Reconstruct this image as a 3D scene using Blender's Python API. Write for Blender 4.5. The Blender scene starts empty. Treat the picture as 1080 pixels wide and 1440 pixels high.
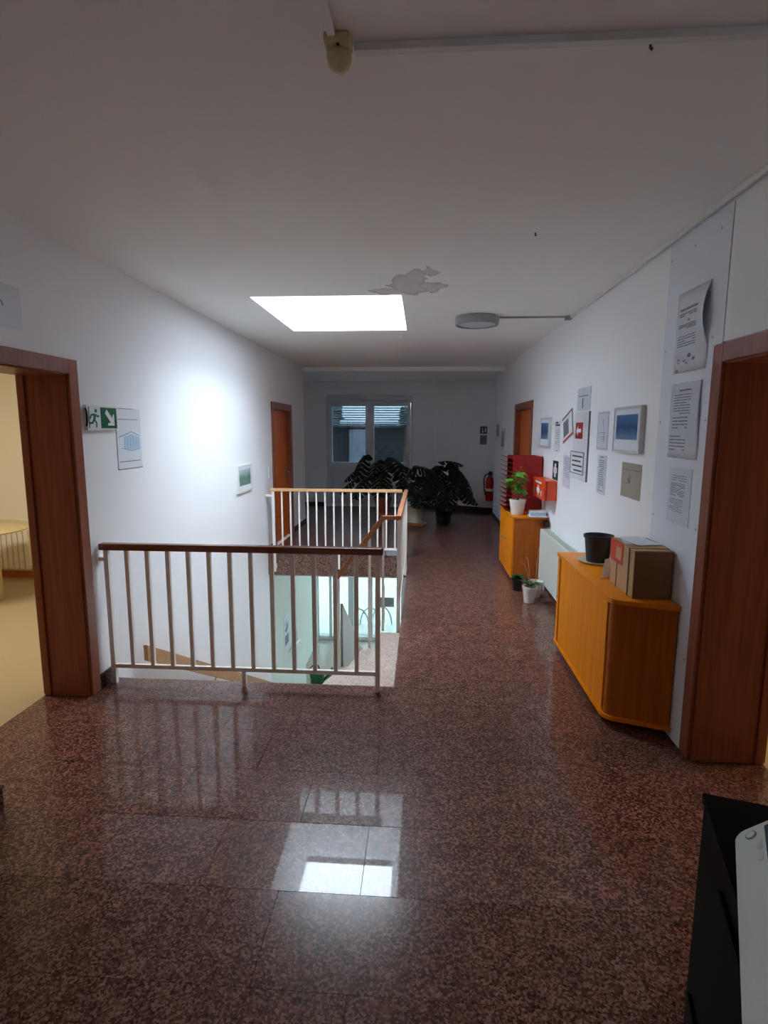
import bpy, bmesh, math, random
from mathutils import Vector, Matrix
random.seed(7)
sc = bpy.context.scene
C = sc.collection
PI = math.pi

# ------------------------------------------------------------------ camera
def cam_setup():
    f, yaw, pitch, roll = 781.5, 0.0671, 0.14736, 0.00345
    cy, sy, cp, sp = math.cos(yaw), math.sin(yaw), math.cos(pitch), math.sin(pitch)
    fwd = Vector((-sy*cp, cy*cp, -sp)); rt = Vector((cy, sy, 0)); up = rt.cross(fwd)
    r2 = rt*math.cos(roll) + up*math.sin(roll); u2 = -rt*math.sin(roll) + up*math.cos(roll)
    cd = bpy.data.cameras.new('camera'); co = bpy.data.objects.new('camera', cd); C.objects.link(co)
    m = Matrix((r2, u2, -fwd)).transposed().to_4x4(); m.translation = (0, 0, 1.7)
    co.matrix_world = m
    cd.sensor_fit = 'VERTICAL'; cd.sensor_height = 36.0; cd.lens = f*36.0/1440.0
    cd.clip_start = 0.05; cd.clip_end = 300
    sc.camera = co
cam_setup()

# ------------------------------------------------------------------ view, world, lights
sc.view_settings.view_transform = 'Standard'
sc.view_settings.look = 'None'
sc.view_settings.gamma = 1.0
sc.view_settings.use_curve_mapping = False
sc.view_settings.exposure = 1.88
try:
    sc.cycles.caustics_reflective = False; sc.cycles.caustics_refractive = False
    sc.cycles.sample_clamp_indirect = 6.0
    sc.cycles.max_bounces = 16; sc.cycles.diffuse_bounces = 12; sc.cycles.transparent_max_bounces = 12
except Exception:
    pass

def world_setup(strength):
    w = bpy.data.worlds.new('overcast_sky'); sc.world = w; w.use_nodes = True
    nt = w.node_tree; nt.nodes.clear()
    out = nt.nodes.new('ShaderNodeOutputWorld'); bg = nt.nodes.new('ShaderNodeBackground')
    tc = nt.nodes.new('ShaderNodeTexCoord'); sep = nt.nodes.new('ShaderNodeSeparateXYZ')
    nt.links.new(tc.outputs['Generated'], sep.inputs[0])
    mx = nt.nodes.new('ShaderNodeMath'); mx.operation = 'MAXIMUM'; mx.inputs[1].default_value = 0.0
    nt.links.new(sep.outputs['Z'], mx.inputs[0])
    ma = nt.nodes.new('ShaderNodeMath'); ma.operation = 'MULTIPLY_ADD'      # thin overcast: horizon somewhat darker than zenith
    ma.inputs[1].default_value = 0.35*strength; ma.inputs[2].default_value = 0.65*strength
    nt.links.new(mx.outputs[0], ma.inputs[0])
    mc = nt.nodes.new('ShaderNodeMix'); mc.data_type = 'RGBA'
    mc.inputs[6].default_value = (0.72, 0.87, 1.0, 1); mc.inputs[7].default_value = (0.88, 0.945, 1.0, 1)
    nt.links.new(mx.outputs[0], mc.inputs[0])
    nt.links.new(mc.outputs[2], bg.inputs['Color'])
    nt.links.new(ma.outputs[0], bg.inputs['Strength']); nt.links.new(bg.outputs[0], out.inputs[0])
world_setup(12.8)

def area(name, loc, target, sx, sy, power, col, portal=False):
    l = bpy.data.lights.new(name, 'AREA'); l.shape = 'RECTANGLE'; l.size = sx; l.size_y = sy
    l.energy = power; l.color = col
    o = bpy.data.objects.new(name, l); C.objects.link(o); o.location = loc
    d = Vector(target) - Vector(loc)
    o.rotation_euler = d.to_track_quat('-Z', 'Y').to_euler()
    if portal: l.cycles.is_portal = True
    return o
# portals: they add no light, they only tell the renderer where the sky comes in
area('skylight_portal', (-0.79, 5.42, 3.42), (-0.79, 5.42, 0), 1.2, 1.3, 1, (1, 1, 1), True)
area('fill_skylight_portal', (-0.35, -1.35, 3.42), (-0.35, -1.35, 0), .72, .72, 1, (1, 1, 1), True)  # belongs to the added fill skylight behind the camera
area('entrance_portal', (-0.8, 12.0, -1.75), (-0.8, 0, -1.75), 3.6, 2.7, 1, (1, 1, 1), True)
area('window_portal', (-1.15, 12.17, 1.4), (-1.15, 0, 1.4), 2.0, 2.3, 1, (1, 1, 1), True)
area('office_lamp', (-4.0, 3.6, 2.68), (-4.0, 3.6, 0), 1.2, 0.3, 14.5, (1.0, 0.90, 0.72))
area('side_room_lamp', (3.1, 2.95, 2.68), (3.1, 2.95, 0), 0.3, 0.3, 7, (1.0, 0.80, 0.52))

# ------------------------------------------------------------------ dimensions
XL, XR, ZC = -2.10, 1.414, 2.775
HX0, HX1, HY0, HY1 = XL, -0.155, 3.49, 7.40        # stair opening
ZB = -3.10                                          # lower floor
NY = 12.2                                           # far wall
WL_END, WR_END = 9.9, 11.0
LD0, LD1, DZ = 2.32, 3.24, 2.035                    # left doorway
RD0, RD1 = 1.86, 2.79                               # right doorway

# ------------------------------------------------------------------ materials
def srgb(r, g, b):
    f = lambda c: ((c/255.0)/12.92 if c/255.0 <= 0.04045 else (((c/255.0)+0.055)/1.055)**2.4)
    return (f(r), f(g), f(b), 1.0)
def newmat(name):
    m = bpy.data.materials.new(name); m.use_nodes = True
    nt = m.node_tree; b = nt.nodes['Principled BSDF']
    return m, nt, b
def plain(name, col, rough=0.5, metal=0.0, var=0.06, scale=40.0, bump=0.0, spec=None, coat=0.0):
    """procedural paint / plastic / metal: slight colour variation and fine relief"""
    m, nt, b = newmat(name)
    tc = nt.nodes.new('ShaderNodeTexCoord'); n = nt.nodes.new('ShaderNodeTexNoise')
    n.inputs['Scale'].default_value = scale; n.inputs['Detail'].default_value = 4
    nt.links.new(tc.outputs['Object'], n.inputs['Vector'])
    mx = nt.nodes.new('ShaderNodeMix'); mx.data_type = 'RGBA'
    c = srgb(*col)
    mx.inputs[6].default_value = tuple(x*(1-var) for x in c[:3]) + (1,)
    mx.inputs[7].default_value = tuple(min(1, x*(1+var)) for x in c[:3]) + (1,)
    nt.links.new(n.outputs['Fac'], mx.inputs[0]); nt.links.new(mx.outputs[2], b.inputs['Base Color'])
    b.inputs['Roughness'].default_value = rough; b.inputs['Metallic'].default_value = metal
    if spec is not None: b.inputs['Specular IOR Level'].default_value = spec
    if coat: b.inputs['Coat Weight'].default_value = coat; b.inputs['Coat Roughness'].default_value = 0.15
    if bump:
        bp = nt.nodes.new('ShaderNodeBump'); bp.inputs['Strength'].default_value = bump; bp.inputs['Distance'].default_value = 0.002
        nt.links.new(n.outputs['Fac'], bp.inputs['Height']); nt.links.new(bp.outputs[0], b.inputs['Normal'])
    return m
def woodchip(name, col, stain=False):
    m, nt, b = newmat(name)
    g = nt.nodes.new('ShaderNodeNewGeometry')
    n = nt.nodes.new('ShaderNodeTexNoise'); n.inputs['Scale'].default_value = 110; n.inputs['Detail'].default_value = 3
    nt.links.new(g.outputs['Position'], n.inputs['Vector'])
    n2 = nt.nodes.new('ShaderNodeTexNoise'); n2.inputs['Scale'].default_value = 1.3; n2.inputs['Detail'].default_value = 3
    nt.links.new(g.outputs['Position'], n2.inputs['Vector'])
    mx = nt.nodes.new('ShaderNodeMix'); mx.data_type = 'RGBA'
    c = srgb(*col); mx.inputs[6].default_value = tuple(x*0.96 for x in c[:3]) + (1,); mx.inputs[7].default_value = c
    nt.links.new(n2.outputs['Fac'], mx.inputs[0])
    last = mx.outputs[2]
    if stain:
        # plaster repair patch: union of soft-edged blobs (metres), with a darker rim, and one hairline crack
        nz = nt.nodes.new('ShaderNodeTexNoise'); nz.inputs['Scale'].default_value = 7; nz.inputs['Detail'].default_value = 3
        nt.links.new(g.outputs['Position'], nz.inputs['Vector'])
        sub = nt.nodes.new('ShaderNodeVectorMath'); sub.operation = 'SUBTRACT'; sub.inputs[1].default_value = (0.5, 0.5, 0.5)
        nt.links.new(nz.outputs['Color'], sub.inputs[0])
        scl = nt.nodes.new('ShaderNodeVectorMath'); scl.operation = 'SCALE'; scl.inputs['Scale'].default_value = 0.22
        nt.links.new(sub.outputs[0], scl.inputs[0])
        wp = nt.nodes.new('ShaderNodeVectorMath'); wp.operation = 'ADD'
        nt.links.new(g.outputs['Position'], wp.inputs[0]); nt.links.new(scl.outputs[0], wp.inputs[1])
        prev = None
        for (x, y, rx, ry) in [(-0.11, 4.38, .13, .33), (0.07, 4.48, .09, .17), (-0.27, 4.56, .16, .09), (-0.06, 4.10, .06, .14), (0.03, 4.05, .04, .10)]:
            s = nt.nodes.new('ShaderNodeVectorMath'); s.operation = 'SUBTRACT'; s.inputs[1].default_value = (x, y, ZC)
            nt.links.new(wp.outputs[0], s.inputs[0])
            q = nt.nodes.new('ShaderNodeVectorMath'); q.operation = 'MULTIPLY'; q.inputs[1].default_value = (1/rx, 1/ry, 0)
            nt.links.new(s.outputs[0], q.inputs[0])
            l = nt.nodes.new('ShaderNodeVectorMath'); l.operation = 'LENGTH'; nt.links.new(q.outputs[0], l.inputs[0])
            if prev is None: prev = l.outputs['Value']
            else:
                mn = nt.nodes.new('ShaderNodeMath'); mn.operation = 'MINIMUM'
                nt.links.new(prev, mn.inputs[0]); nt.links.new(l.outputs['Value'], mn.inputs[1]); prev = mn.outputs[0]
        rp = nt.nodes.new('ShaderNodeValToRGB'); e = rp.color_ramp.elements
        e[0].position = 0.0; e[0].color = (.5, .5, .5, 1); e[1].position = 1.03; e[1].color = (0, 0, 0, 1)
        for p, v in ((0.55, .42), (0.86, .6), (0.97, .8)):
            k = rp.color_ramp.elements.new(p); k.color = (v, v, v, 1)
        nt.links.new(prev, rp.inputs[0])
        m2 = nt.nodes.new('ShaderNodeMix'); m2.data_type = 'RGBA'
        nt.links.new(rp.outputs[0], m2.inputs[0]); nt.links.new(last, m2.inputs[6]); m2.inputs[7].default_value = srgb(168, 160, 152)
        last = m2.outputs[2]
    nt.links.new(last, b.inputs['Base Color'])
    b.inputs['Roughness'].default_value = 0.75; b.inputs['Specular IOR Level'].default_value = 0.25
    bp = nt.nodes.new('ShaderNodeBump'); bp.inputs['Strength'].default_value = 0.22; bp.inputs['Distance'].default_value = 0.003
    nt.links.new(n.outputs['Fac'], bp.inputs['Height']); nt.links.new(bp.outputs[0], b.inputs['Normal'])
    return m
def granite(name, dark, mid, light, rough=0.06, scale=1.0, spec=0.5, coat=0.0):
    m, nt, b = newmat(name)
    g = nt.nodes.new('ShaderNodeNewGeometry'); oi = nt.nodes.new('ShaderNodeObjectInfo')
    off = nt.nodes.new('ShaderNodeVectorMath'); off.operation = 'MULTIPLY'; off.inputs[1].default_value = (17, 31, 0)
    cmb = nt.nodes.new('ShaderNodeCombineXYZ')
    nt.links.new(oi.outputs['Random'], cmb.inputs[0]); nt.links.new(oi.outputs['Random'], cmb.inputs[1]); nt.links.new(cmb.outputs[0], off.inputs[0])
    ad = nt.nodes.new('ShaderNodeVectorMath'); ad.operation = 'ADD'
    nt.links.new(g.outputs['Position'], ad.inputs[0]); nt.links.new(off.outputs[0], ad.inputs[1])
    v = nt.nodes.new('ShaderNodeTexVoronoi'); v.inputs['Scale'].default_value = 95*scale; v.inputs['Randomness'].default_value = 1
    n = nt.nodes.new('ShaderNodeTexNoise'); n.inputs['Scale'].default_value = 60*scale; n.inputs['Detail'].default_value = 5; n.inputs['Roughness'].default_value = 0.7
    n3 = nt.nodes.new('ShaderNodeTexNoise'); n3.inputs['Scale'].default_value = 9*scale; n3.inputs['Detail'].default_value = 3
    for t in (v, n, n3): nt.links.new(ad.outputs[0], t.inputs['Vector'])
    s = nt.nodes.new('ShaderNodeSeparateColor'); nt.links.new(v.outputs['Color'], s.inputs[0])
    mm = nt.nodes.new('ShaderNodeMath'); mm.operation = 'MULTIPLY_ADD'; mm.inputs[1].default_value = 0.55; nt.links.new(s.outputs[0], mm.inputs[0])
    sc_ = nt.nodes.new('ShaderNodeMath'); sc_.operation = 'MULTIPLY_ADD'; sc_.inputs[1].default_value = 0.9; sc_.inputs[2].default_value = -0.2
    nt.links.new(n.outputs['Fac'], sc_.inputs[0]); nt.links.new(sc_.outputs[0], mm.inputs[2])
    m3 = nt.nodes.new('ShaderNodeMath'); m3.operation = 'MULTIPLY_ADD'; m3.inputs[1].default_value = 0.35; m3.inputs[2].default_value = -0.17
    nt.links.new(n3.outputs['Fac'], m3.inputs[0])
    a2 = nt.nodes.new('ShaderNodeMath'); a2.operation = 'ADD'; nt.links.new(mm.outputs[0], a2.inputs[0]); nt.links.new(m3.outputs[0], a2.inputs[1])
    rp = nt.nodes.new('ShaderNodeValToRGB'); e = rp.color_ramp.elements
    e[0].position = 0.22; e[0].color = srgb(*dark); e[1].position = 0.86; e[1].color = srgb(*light)
    k = e.new(0.5); k.color = srgb(*mid)
    nt.links.new(a2.outputs[0], rp.inputs[0]); nt.links.new(rp.outputs[0], b.inputs['Base Color'])
    b.inputs['Roughness'].default_value = rough; b.inputs['Specular IOR Level'].default_value = spec
    b.inputs['Coat Weight'].default_value = coat; b.inputs['Coat Roughness'].default_value = 0.012
    return m
def wood(name, c0, c1, rough=0.35, axis='Z', scale=1.0, spec=0.5):
    m, nt, b = newmat(name)
    g = nt.nodes.new('ShaderNodeNewGeometry'); mp = nt.nodes.new('ShaderNodeMapping')
    s = [38*scale]*3; s['XYZ'.index(axis)] = 2.2*scale; mp.inputs['Scale'].default_value = s
    nt.links.new(g.outputs['Position'], mp.inputs[0])
    n = nt.nodes.new('ShaderNodeTexNoise'); n.inputs['Scale'].default_value = 1; n.inputs['Detail'].default_value = 6; n.inputs['Distortion'].default_value = 0.6
    nt.links.new(mp.outputs[0], n.inputs['Vector'])
    rp = nt.nodes.new('ShaderNodeValToRGB'); e = rp.color_ramp.elements
    e[0].position = 0.3; e[0].color = srgb(*c0); e[1].position = 0.72; e[1].color = srgb(*c1)
    nt.links.new(n.outputs['Fac'], rp.inputs[0]); nt.links.new(rp.outputs[0], b.inputs['Base Color'])
    b.inputs['Roughness'].default_value = rough; b.inputs['Specular IOR Level'].default_value = spec
    bp = nt.nodes.new('ShaderNodeBump'); bp.inputs['Strength'].default_value = 0.05; bp.inputs['Distance'].default_value = 0.001
    nt.links.new(n.outputs['Fac'], bp.inputs['Height']); nt.links.new(bp.outputs[0], b.inputs['Normal'])
    return m
def glass(name, tint=(1, 1, 1)):
    m = bpy.data.materials.new(name); m.use_nodes = True; nt = m.node_tree; nt.nodes.clear()
    o = nt.nodes.new('ShaderNodeOutputMaterial'); t = nt.nodes.new('ShaderNodeBsdfTransparent'); gl = nt.nodes.new('ShaderNodeBsdfGlossy')
    t.inputs[0].default_value = (*tint, 1); gl.inputs['Roughness'].default_value = 0.01
    lw = nt.nodes.new('ShaderNodeLayerWeight'); lw.inputs[0].default_value = 0.5
    pw = nt.nodes.new('ShaderNodeMath'); pw.operation = 'POWER'; pw.inputs[1].default_value = 5.0; nt.links.new(lw.outputs['Facing'], pw.inputs[0])
    f = nt.nodes.new('ShaderNodeMath'); f.operation = 'MULTIPLY_ADD'; f.inputs[1].default_value = 0.96; f.inputs[2].default_value = 0.04; nt.links.new(pw.outputs[0], f.inputs[0])
    mx = nt.nodes.new('ShaderNodeMixShader')
    nt.links.new(f.outputs[0], mx.inputs[0]); nt.links.new(t.outputs[0], mx.inputs[1]); nt.links.new(gl.outputs[0], mx.inputs[2])
    nt.links.new(mx.outputs[0], o.inputs[0]); return m
def photo(name, top, bottom, spot, scale=14):
    """a printed landscape-like image: vertical blend of colours with noise"""
    m, nt, b = newmat(name)
    tc = nt.nodes.new('ShaderNodeTexCoord'); sp = nt.nodes.new('ShaderNodeSeparateXYZ'); nt.links.new(tc.outputs['Generated'], sp.inputs[0])
    n = nt.nodes.new('ShaderNodeTexNoise'); n.inputs['Scale'].default_value = scale; n.inputs['Detail'].default_value = 5
    nt.links.new(tc.outputs['Object'], n.inputs['Vector'])
    a = nt.nodes.new('ShaderNodeMath'); a.operation = 'MULTIPLY_ADD'; a.inputs[1].default_value = 0.5; nt.links.new(n.outputs['Fac'], a.inputs[0])
    q = nt.nodes.new('ShaderNodeMath'); q.operation = 'SUBTRACT'; q.inputs[1].default_value = 0.25; nt.links.new(sp.outputs['Z'], q.inputs[0])
    nt.links.new(q.outputs[0], a.inputs[2])
    rp = nt.nodes.new('ShaderNodeValToRGB'); e = rp.color_ramp.elements
    e[0].position = 0.1; e[0].color = srgb(*bottom); e[1].position = 0.9; e[1].color = srgb(*top); k = e.new(0.45); k.color = srgb(*spot)
    nt.links.new(a.outputs[0], rp.inputs[0]); nt.links.new(rp.outputs[0], b.inputs['Base Color']); b.inputs['Roughness'].default_value = 0.3
    return m

M = dict(
    wall=woodchip('white_woodchip_wall', (243, 244, 246)), ceil=woodchip('white_woodchip_ceiling', (247, 248, 245), True),
    green_wall=woodchip('pale_green_wall', (214, 226, 221)),
    beige=woodchip('cream_wall', (228, 222, 206)),
    granite=granite('polished_red_granite', (42, 24, 20), (88, 53, 44), (148, 108, 96), 0.30, 1.25, 0.18, 0.5),
    worn=granite('dull_worn_red_granite', (42, 24, 20), (88, 53, 44), (140, 102, 90), 0.22, 1.4, 0.30, 0.02),
    gran_edge=granite('granite_edge', (48, 30, 26), (104, 68, 58), (160, 128, 118), 0.3),
    gran_low=granite('pale_granite', (164, 148, 138), (184, 169, 158), (204, 190, 180), 0.14, 1.3),
    base=granite('dark_granite_skirting', (24, 16, 15), (62, 40, 36), (110, 84, 78), 0.2),
    screed=plain('screed', (60, 50, 46), 0.9), lino=plain('beige_linoleum', (182, 166, 134), 0.45, var=0.08, scale=60),
    frame=wood('door_frame_wood', (130, 70, 50), (156, 90, 66), 0.4, 'Z', 1.0, 0.35), door=wood('beech_door_leaf', (206, 96, 22), (226, 116, 34), 0.4, 'Z', 1.0, 0.2),
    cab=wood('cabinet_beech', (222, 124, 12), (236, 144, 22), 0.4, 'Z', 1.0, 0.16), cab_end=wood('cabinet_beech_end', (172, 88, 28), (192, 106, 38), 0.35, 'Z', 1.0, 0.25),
    rail=wood('handrail_wood_shaded', (112, 58, 40), (138, 76, 54), 0.25, 'X'), rail_half_lit=wood('handrail_wood_half_lit', (158, 100, 62), (182, 120, 78), 0.35, 'X'), rail_lit=wood('handrail_wood_lit', (206, 158, 110), (226, 180, 132), 0.35, 'X'), railw=wood('wall_handrail_wood', (168, 116, 66), (188, 136, 82), 0.4, 'Y'),  # first three: one handrail wood, with shade and light put into the tone
    paint=plain('cream_metal_paint', (242, 237, 230), 0.45, var=0.03), pgrey=plain('grey_painted_panel', (150, 150, 146), 0.5),
    white=plain('white_plastic', (226, 228, 228), 0.35, var=0.02), upvc=plain('white_window_frame', (205, 208, 214), 0.35, var=0.02),
    rad=plain('radiator_enamel', (214, 220, 212), 0.35, var=0.02), grey=plain('grey_plastic', (150, 152, 156), 0.35, 0.0),
    silver=plain('satin_aluminium', (170, 172, 176), 0.35, 0.9), black=plain('black_plastic', (20, 20, 22), 0.45), dark=plain('dark_rubber', (28, 26, 26), 0.6),
    diff=plain('lamp_diffuser', (206, 208, 212), 0.4, var=0.02), cream=plain('yellowed_plastic', (206, 194, 150), 0.45),
    paper=plain('white_paper', (222, 226, 232), 0.7, var=0.02, scale=20), sleeve=plain('glossy_sleeve_paper', (212, 218, 228), 0.3, var=0.03, scale=12),
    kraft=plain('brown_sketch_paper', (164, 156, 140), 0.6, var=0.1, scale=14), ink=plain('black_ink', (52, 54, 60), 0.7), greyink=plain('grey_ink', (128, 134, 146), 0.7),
    blueink=plain('blue_ink', (120, 156, 190), 0.7), lightblue=plain('pale_blue_print', (176, 202, 222), 0.7),
    green=plain('sign_green', (6, 104, 66), 0.4, var=0.03), dgreen=plain('first_aid_green', (8, 62, 60), 0.4, var=0.03),
    red=plain('sign_red', (176, 34, 22), 0.4, var=0.03), redp=plain('red_tray_plastic', (150, 18, 22), 0.35, var=0.05),
    orange=plain('orange_red_plastic', (226, 74, 34), 0.35, var=0.04), plum=plain('plum_border', (150, 84, 96), 0.6),
    board=plain('blueish_wall_board', (224, 230, 238), 0.6, var=0.02, scale=6), card=plain('corrugated_cardboard', (182, 146, 104), 0.75, var=0.08, scale=25),
    card_in=plain('cardboard_end', (132, 92, 62), 0.75, var=0.08, scale=25), tape=plain('brown_tape_gap', (60, 40, 28), 0.6),
    label=plain('red_label', (206, 62, 42), 0.6), terra=plain('terracotta', (176, 92, 58), 0.7, var=0.1), soil=plain('soil', (40, 30, 24), 0.95, var=0.3, scale=80, bump=0.6),
    ceramic=plain('white_glazed_pot', (226, 222, 214), 0.3, var=0.02), planter=plain('cream_planter', (196, 190, 162), 0.45, var=0.05),
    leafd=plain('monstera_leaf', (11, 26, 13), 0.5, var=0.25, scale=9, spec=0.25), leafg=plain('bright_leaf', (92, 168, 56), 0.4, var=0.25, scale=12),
    leafo=plain('orchid_leaf', (32, 74, 40), 0.3, var=0.2, scale=12), stem=plain('green_stem', (70, 96, 48), 0.5, var=0.15), dry=plain('dry_stalk', (172, 140, 92), 0.7, var=0.15),
    can=plain('green_watering_can', (16, 92, 44), 0.35, var=0.05), mat=plain('dark_doormat', (60, 66, 68), 0.9, var=0.2, scale=90),
    extred=plain('extinguisher_red', (176, 22, 24), 0.25, var=0.03), table=wood('pale_table', (196, 176, 132), (214, 196, 154), 0.45, 'X'),
    clear=glass('clear_glass', (0.23, 0.27, 0.265)), tinted=glass('tinted_glass', (0.155, 0.172, 0.182)), skyglass=glass('skylight_glass', (0.93, 0.95, 0.97)),
    slat=plain('blind_slat', (168, 186, 200), 0.4, 0.0, var=0.03), facade=plain('neighbour_render', (40, 43, 44), 0.9, var=0.08, scale=2),
    facade2=plain('neighbour_pale_strip', (104, 116, 128), 0.9), paving=plain('pale_paving', (206, 206, 202), 0.9, var=0.06, scale=3),
    foliage=plain('tree_foliage', (30, 48, 36), 0.8, var=0.4, scale=5), bark=plain('bark', (70, 56, 44), 0.9),
    cgrey=plain('copier_grey', (228, 235, 229), 0.5, var=0.05, scale=200), cdark=plain('copier_black', (9, 9, 10), 0.6, var=0.06, scale=200, spec=0.06), screen=plain('dark_screen', (14, 22, 30), 0.12),
    shaft=plain('white_shaft_paint', (248, 249, 250), 0.8, var=0.01), pale=plain('pale_grey_frame', (196, 200, 202), 0.4, var=0.03), mirror=plain('chrome', (200, 200, 200), 0.15, 1.0), tile_seam=plain('dark_joint', (26, 20, 18), 0.9),
    pblue=photo('blue_photo', (66, 110, 168), (104, 140, 180), (40, 72, 122)), pgreen=photo('green_photo', (176, 196, 192), (124, 154, 144), (112, 142, 132)),
    pgray=photo('grey_photo', (130, 134, 132), (90, 98, 96), (110, 116, 114)),
)

# ------------------------------------------------------------------ mesh builder
class MB:
    def __init__(s): s.v = []; s.f = []
    def add(s, vs, fs):
        o = len(s.v); s.v += [tuple(p) for p in vs]; s.f += [tuple(i+o for i in q) for q in fs]; return s
    def box(s, x0, x1, y0, y1, z0, z1, bev=0.0):
        if bev <= 0:
            return s.add([(x0,y0,z0),(x1,y0,z0),(x1,y1,z0),(x0,y1,z0),(x0,y0,z1),(x1,y0,z1),(x1,y1,z1),(x0,y1,z1)],
                         [(0,3,2,1),(4,5,6,7),(0,1,5,4),(1,2,6,5),(2,3,7,6),(3,0,4,7)])
        bm = bmesh.new(); bmesh.ops.create_cube(bm, size=1)
        for v in bm.verts: v.co = Vector(((x0+x1)/2+v.co.x*(x1-x0), (y0+y1)/2+v.co.y*(y1-y0), (z0+z1)/2+v.co.z*(z1-z0)))
        bmesh.ops.bevel(bm, geom=bm.edges[:], offset=bev, segments=2, affect='EDGES', profile=0.5)
        return s.bm(bm)
    def bm(s, bm):
        bm.verts.ensure_lookup_table(); bm.verts.index_update()
        s.add([v.co[:] for v in bm.verts], [[v.index for v in f.verts] for f in bm.faces]); bm.free(); return s
    def prism(s, pts, ext):
        """closed polygon (list of 3D points) swept along the vector ext"""
        n = len(pts); e = Vector(ext); a = [Vector(p) for p in pts]
        nrm = Vector((0,0,0))
        for i in range(n): nrm += (a[i]-a[0]).cross(a[(i+1)%n]-a[0])
        if nrm.dot(e) > 0: a = a[::-1]
        b = [p+e for p in a]
        return s.add(a+b, [tuple(range(n))] + [tuple(range(2*n-1, n-1, -1))] + [((i+1)%n, i, n+i, n+(i+1)%n) for i in range(n)])
    def tube(s, pts, r, seg=8, cap=True, square=False):
        pts = [Vector(p) for p in pts]; rs = r if isinstance(r, (list, tuple)) else [r]*len(pts)
        rings = []; prevn = None
        for i, p in enumerate(pts):
            d = (pts[min(i+1, len(pts)-1)] - pts[max(i-1, 0)]).normalized()
            if prevn is None:
                a = Vector((0,0,1)) if abs(d.z) < 0.9 else Vector((0,1,0))
                n1 = d.cross(a).normalized()
            else:
                n1 = (prevn - d*prevn.dot(d)); n1 = n1.normalized() if n1.length > 1e-6 else d.orthogonal().normalized()
            prevn = n1; n2 = d.cross(n1)
            rings.append([p + (n1*math.cos(2*PI*(k+.5)/seg) + n2*math.sin(2*PI*(k+.5)/seg))*rs[i] for k in range(seg)])
        vs = [q for g in rings for q in g]; fs = []
        for i in range(len(rings)-1):
            for k in range(seg):
                k2 = (k+1) % seg; fs.append((i*seg+k, i*seg+k2, (i+1)*seg+k2, (i+1)*seg+k))
        if cap: fs += [tuple(range(seg))[::-1], tuple((len(rings)-1)*seg+k for k in range(seg))]
        return s.add(vs, fs)
    def lathe(s, prof, c=(0,0,0), seg=24, axis='Z', capb=True, capt=False):
        vs = []; fs = []; n = len(prof); c = Vector(c)
        for (r, z) in prof:
            for k in range(seg):
                a = 2*PI*k/seg
                p = {'Z': (r*math.cos(a), r*math.sin(a), z), 'X': (z, r*math.cos(a), r*math.sin(a)), 'Y': (r*math.sin(a), z, r*math.cos(a))}[axis]
                vs.append(c+Vector(p))
        for i in range(n-1):
            for k in range(seg):
                k2 = (k+1) % seg; fs.append((i*seg+k, i*seg+k2, (i+1)*seg+k2, (i+1)*seg+k))
        if capb: fs.append(tuple(range(seg))[::-1])
        if capt: fs.append(tuple((n-1)*seg+k for k in range(seg)))
        return s.add(vs, fs)
    def bar(s, a, b, w, h):
        """straight bar a->b, w sideways, h in height"""
        a = Vector(a); b = Vector(b); d = (b-a).normalized()
        u = d.cross(Vector((0,0,1)))
        u = u.normalized() if u.length > 1e-5 else Vector((1,0,0))
        v = u.cross(d); q = [u*(-w/2)+v*(-h/2), u*(w/2)+v*(-h/2), u*(w/2)+v*(h/2), u*(-w/2)+v*(h/2)]
        return s.add([a+x for x in q]+[b+x for x in q], [(0,1,2,3),(7,6,5,4),(0,4,5,1),(1,5,6,2),(2,6,7,3),(3,7,4,0)])

ROOT = {}
def obj(name, mb, mat, parent=None, base=None, smooth=False):
    me = bpy.data.meshes.new(name)
    b = Vector(base) if base is not None else (ROOT.get(parent.name, Vector((0,0,0))) if parent else Vector((0,0,0)))
    me.from_pydata([tuple(Vector(v)-b) for v in mb.v], [], mb.f); me.update()
    me.materials.append(mat)
    if smooth:
        me.polygons.foreach_set('use_smooth', [True]*len(me.polygons))
        try: me.set_sharp_from_angle(angle=math.radians(38))
        except Exception: pass
    o = bpy.data.objects.new(name, me); C.objects.link(o)
    if parent: o.parent = parent
    else: o.location = b
    ROOT[o.name] = b
    return o
def tag(o, label, cat, group=None, kind=None):
    o['label'] = label; o['category'] = cat
    if group: o['group'] = group
    if kind: o['kind'] = kind
    return o
def thing(name, label, cat, base=(0,0,0), group=None, kind=None):
    o = bpy.data.objects.new(name, None); C.objects.link(o); o.location = base; o.empty_display_size = 0.1
    ROOT[o.name] = Vector(base); return tag(o, label, cat, group, kind)
def struct(name, mb, mat, parent=None, smooth=False):
    o = obj(name, mb, mat, parent, smooth=smooth)
    if parent is None: o['kind'] = 'structure'
    return o
def single(name, mb, mat, label, cat, base, group=None, smooth=False):
    return tag(obj(name, mb, mat, None, base, smooth), label, cat, group)
def struct_root(name, base=(0,0,0)):
    o = bpy.data.objects.new(name, None); C.objects.link(o); o.location = base; o['kind'] = 'structure'; ROOT[o.name] = Vector(base); return o

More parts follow.
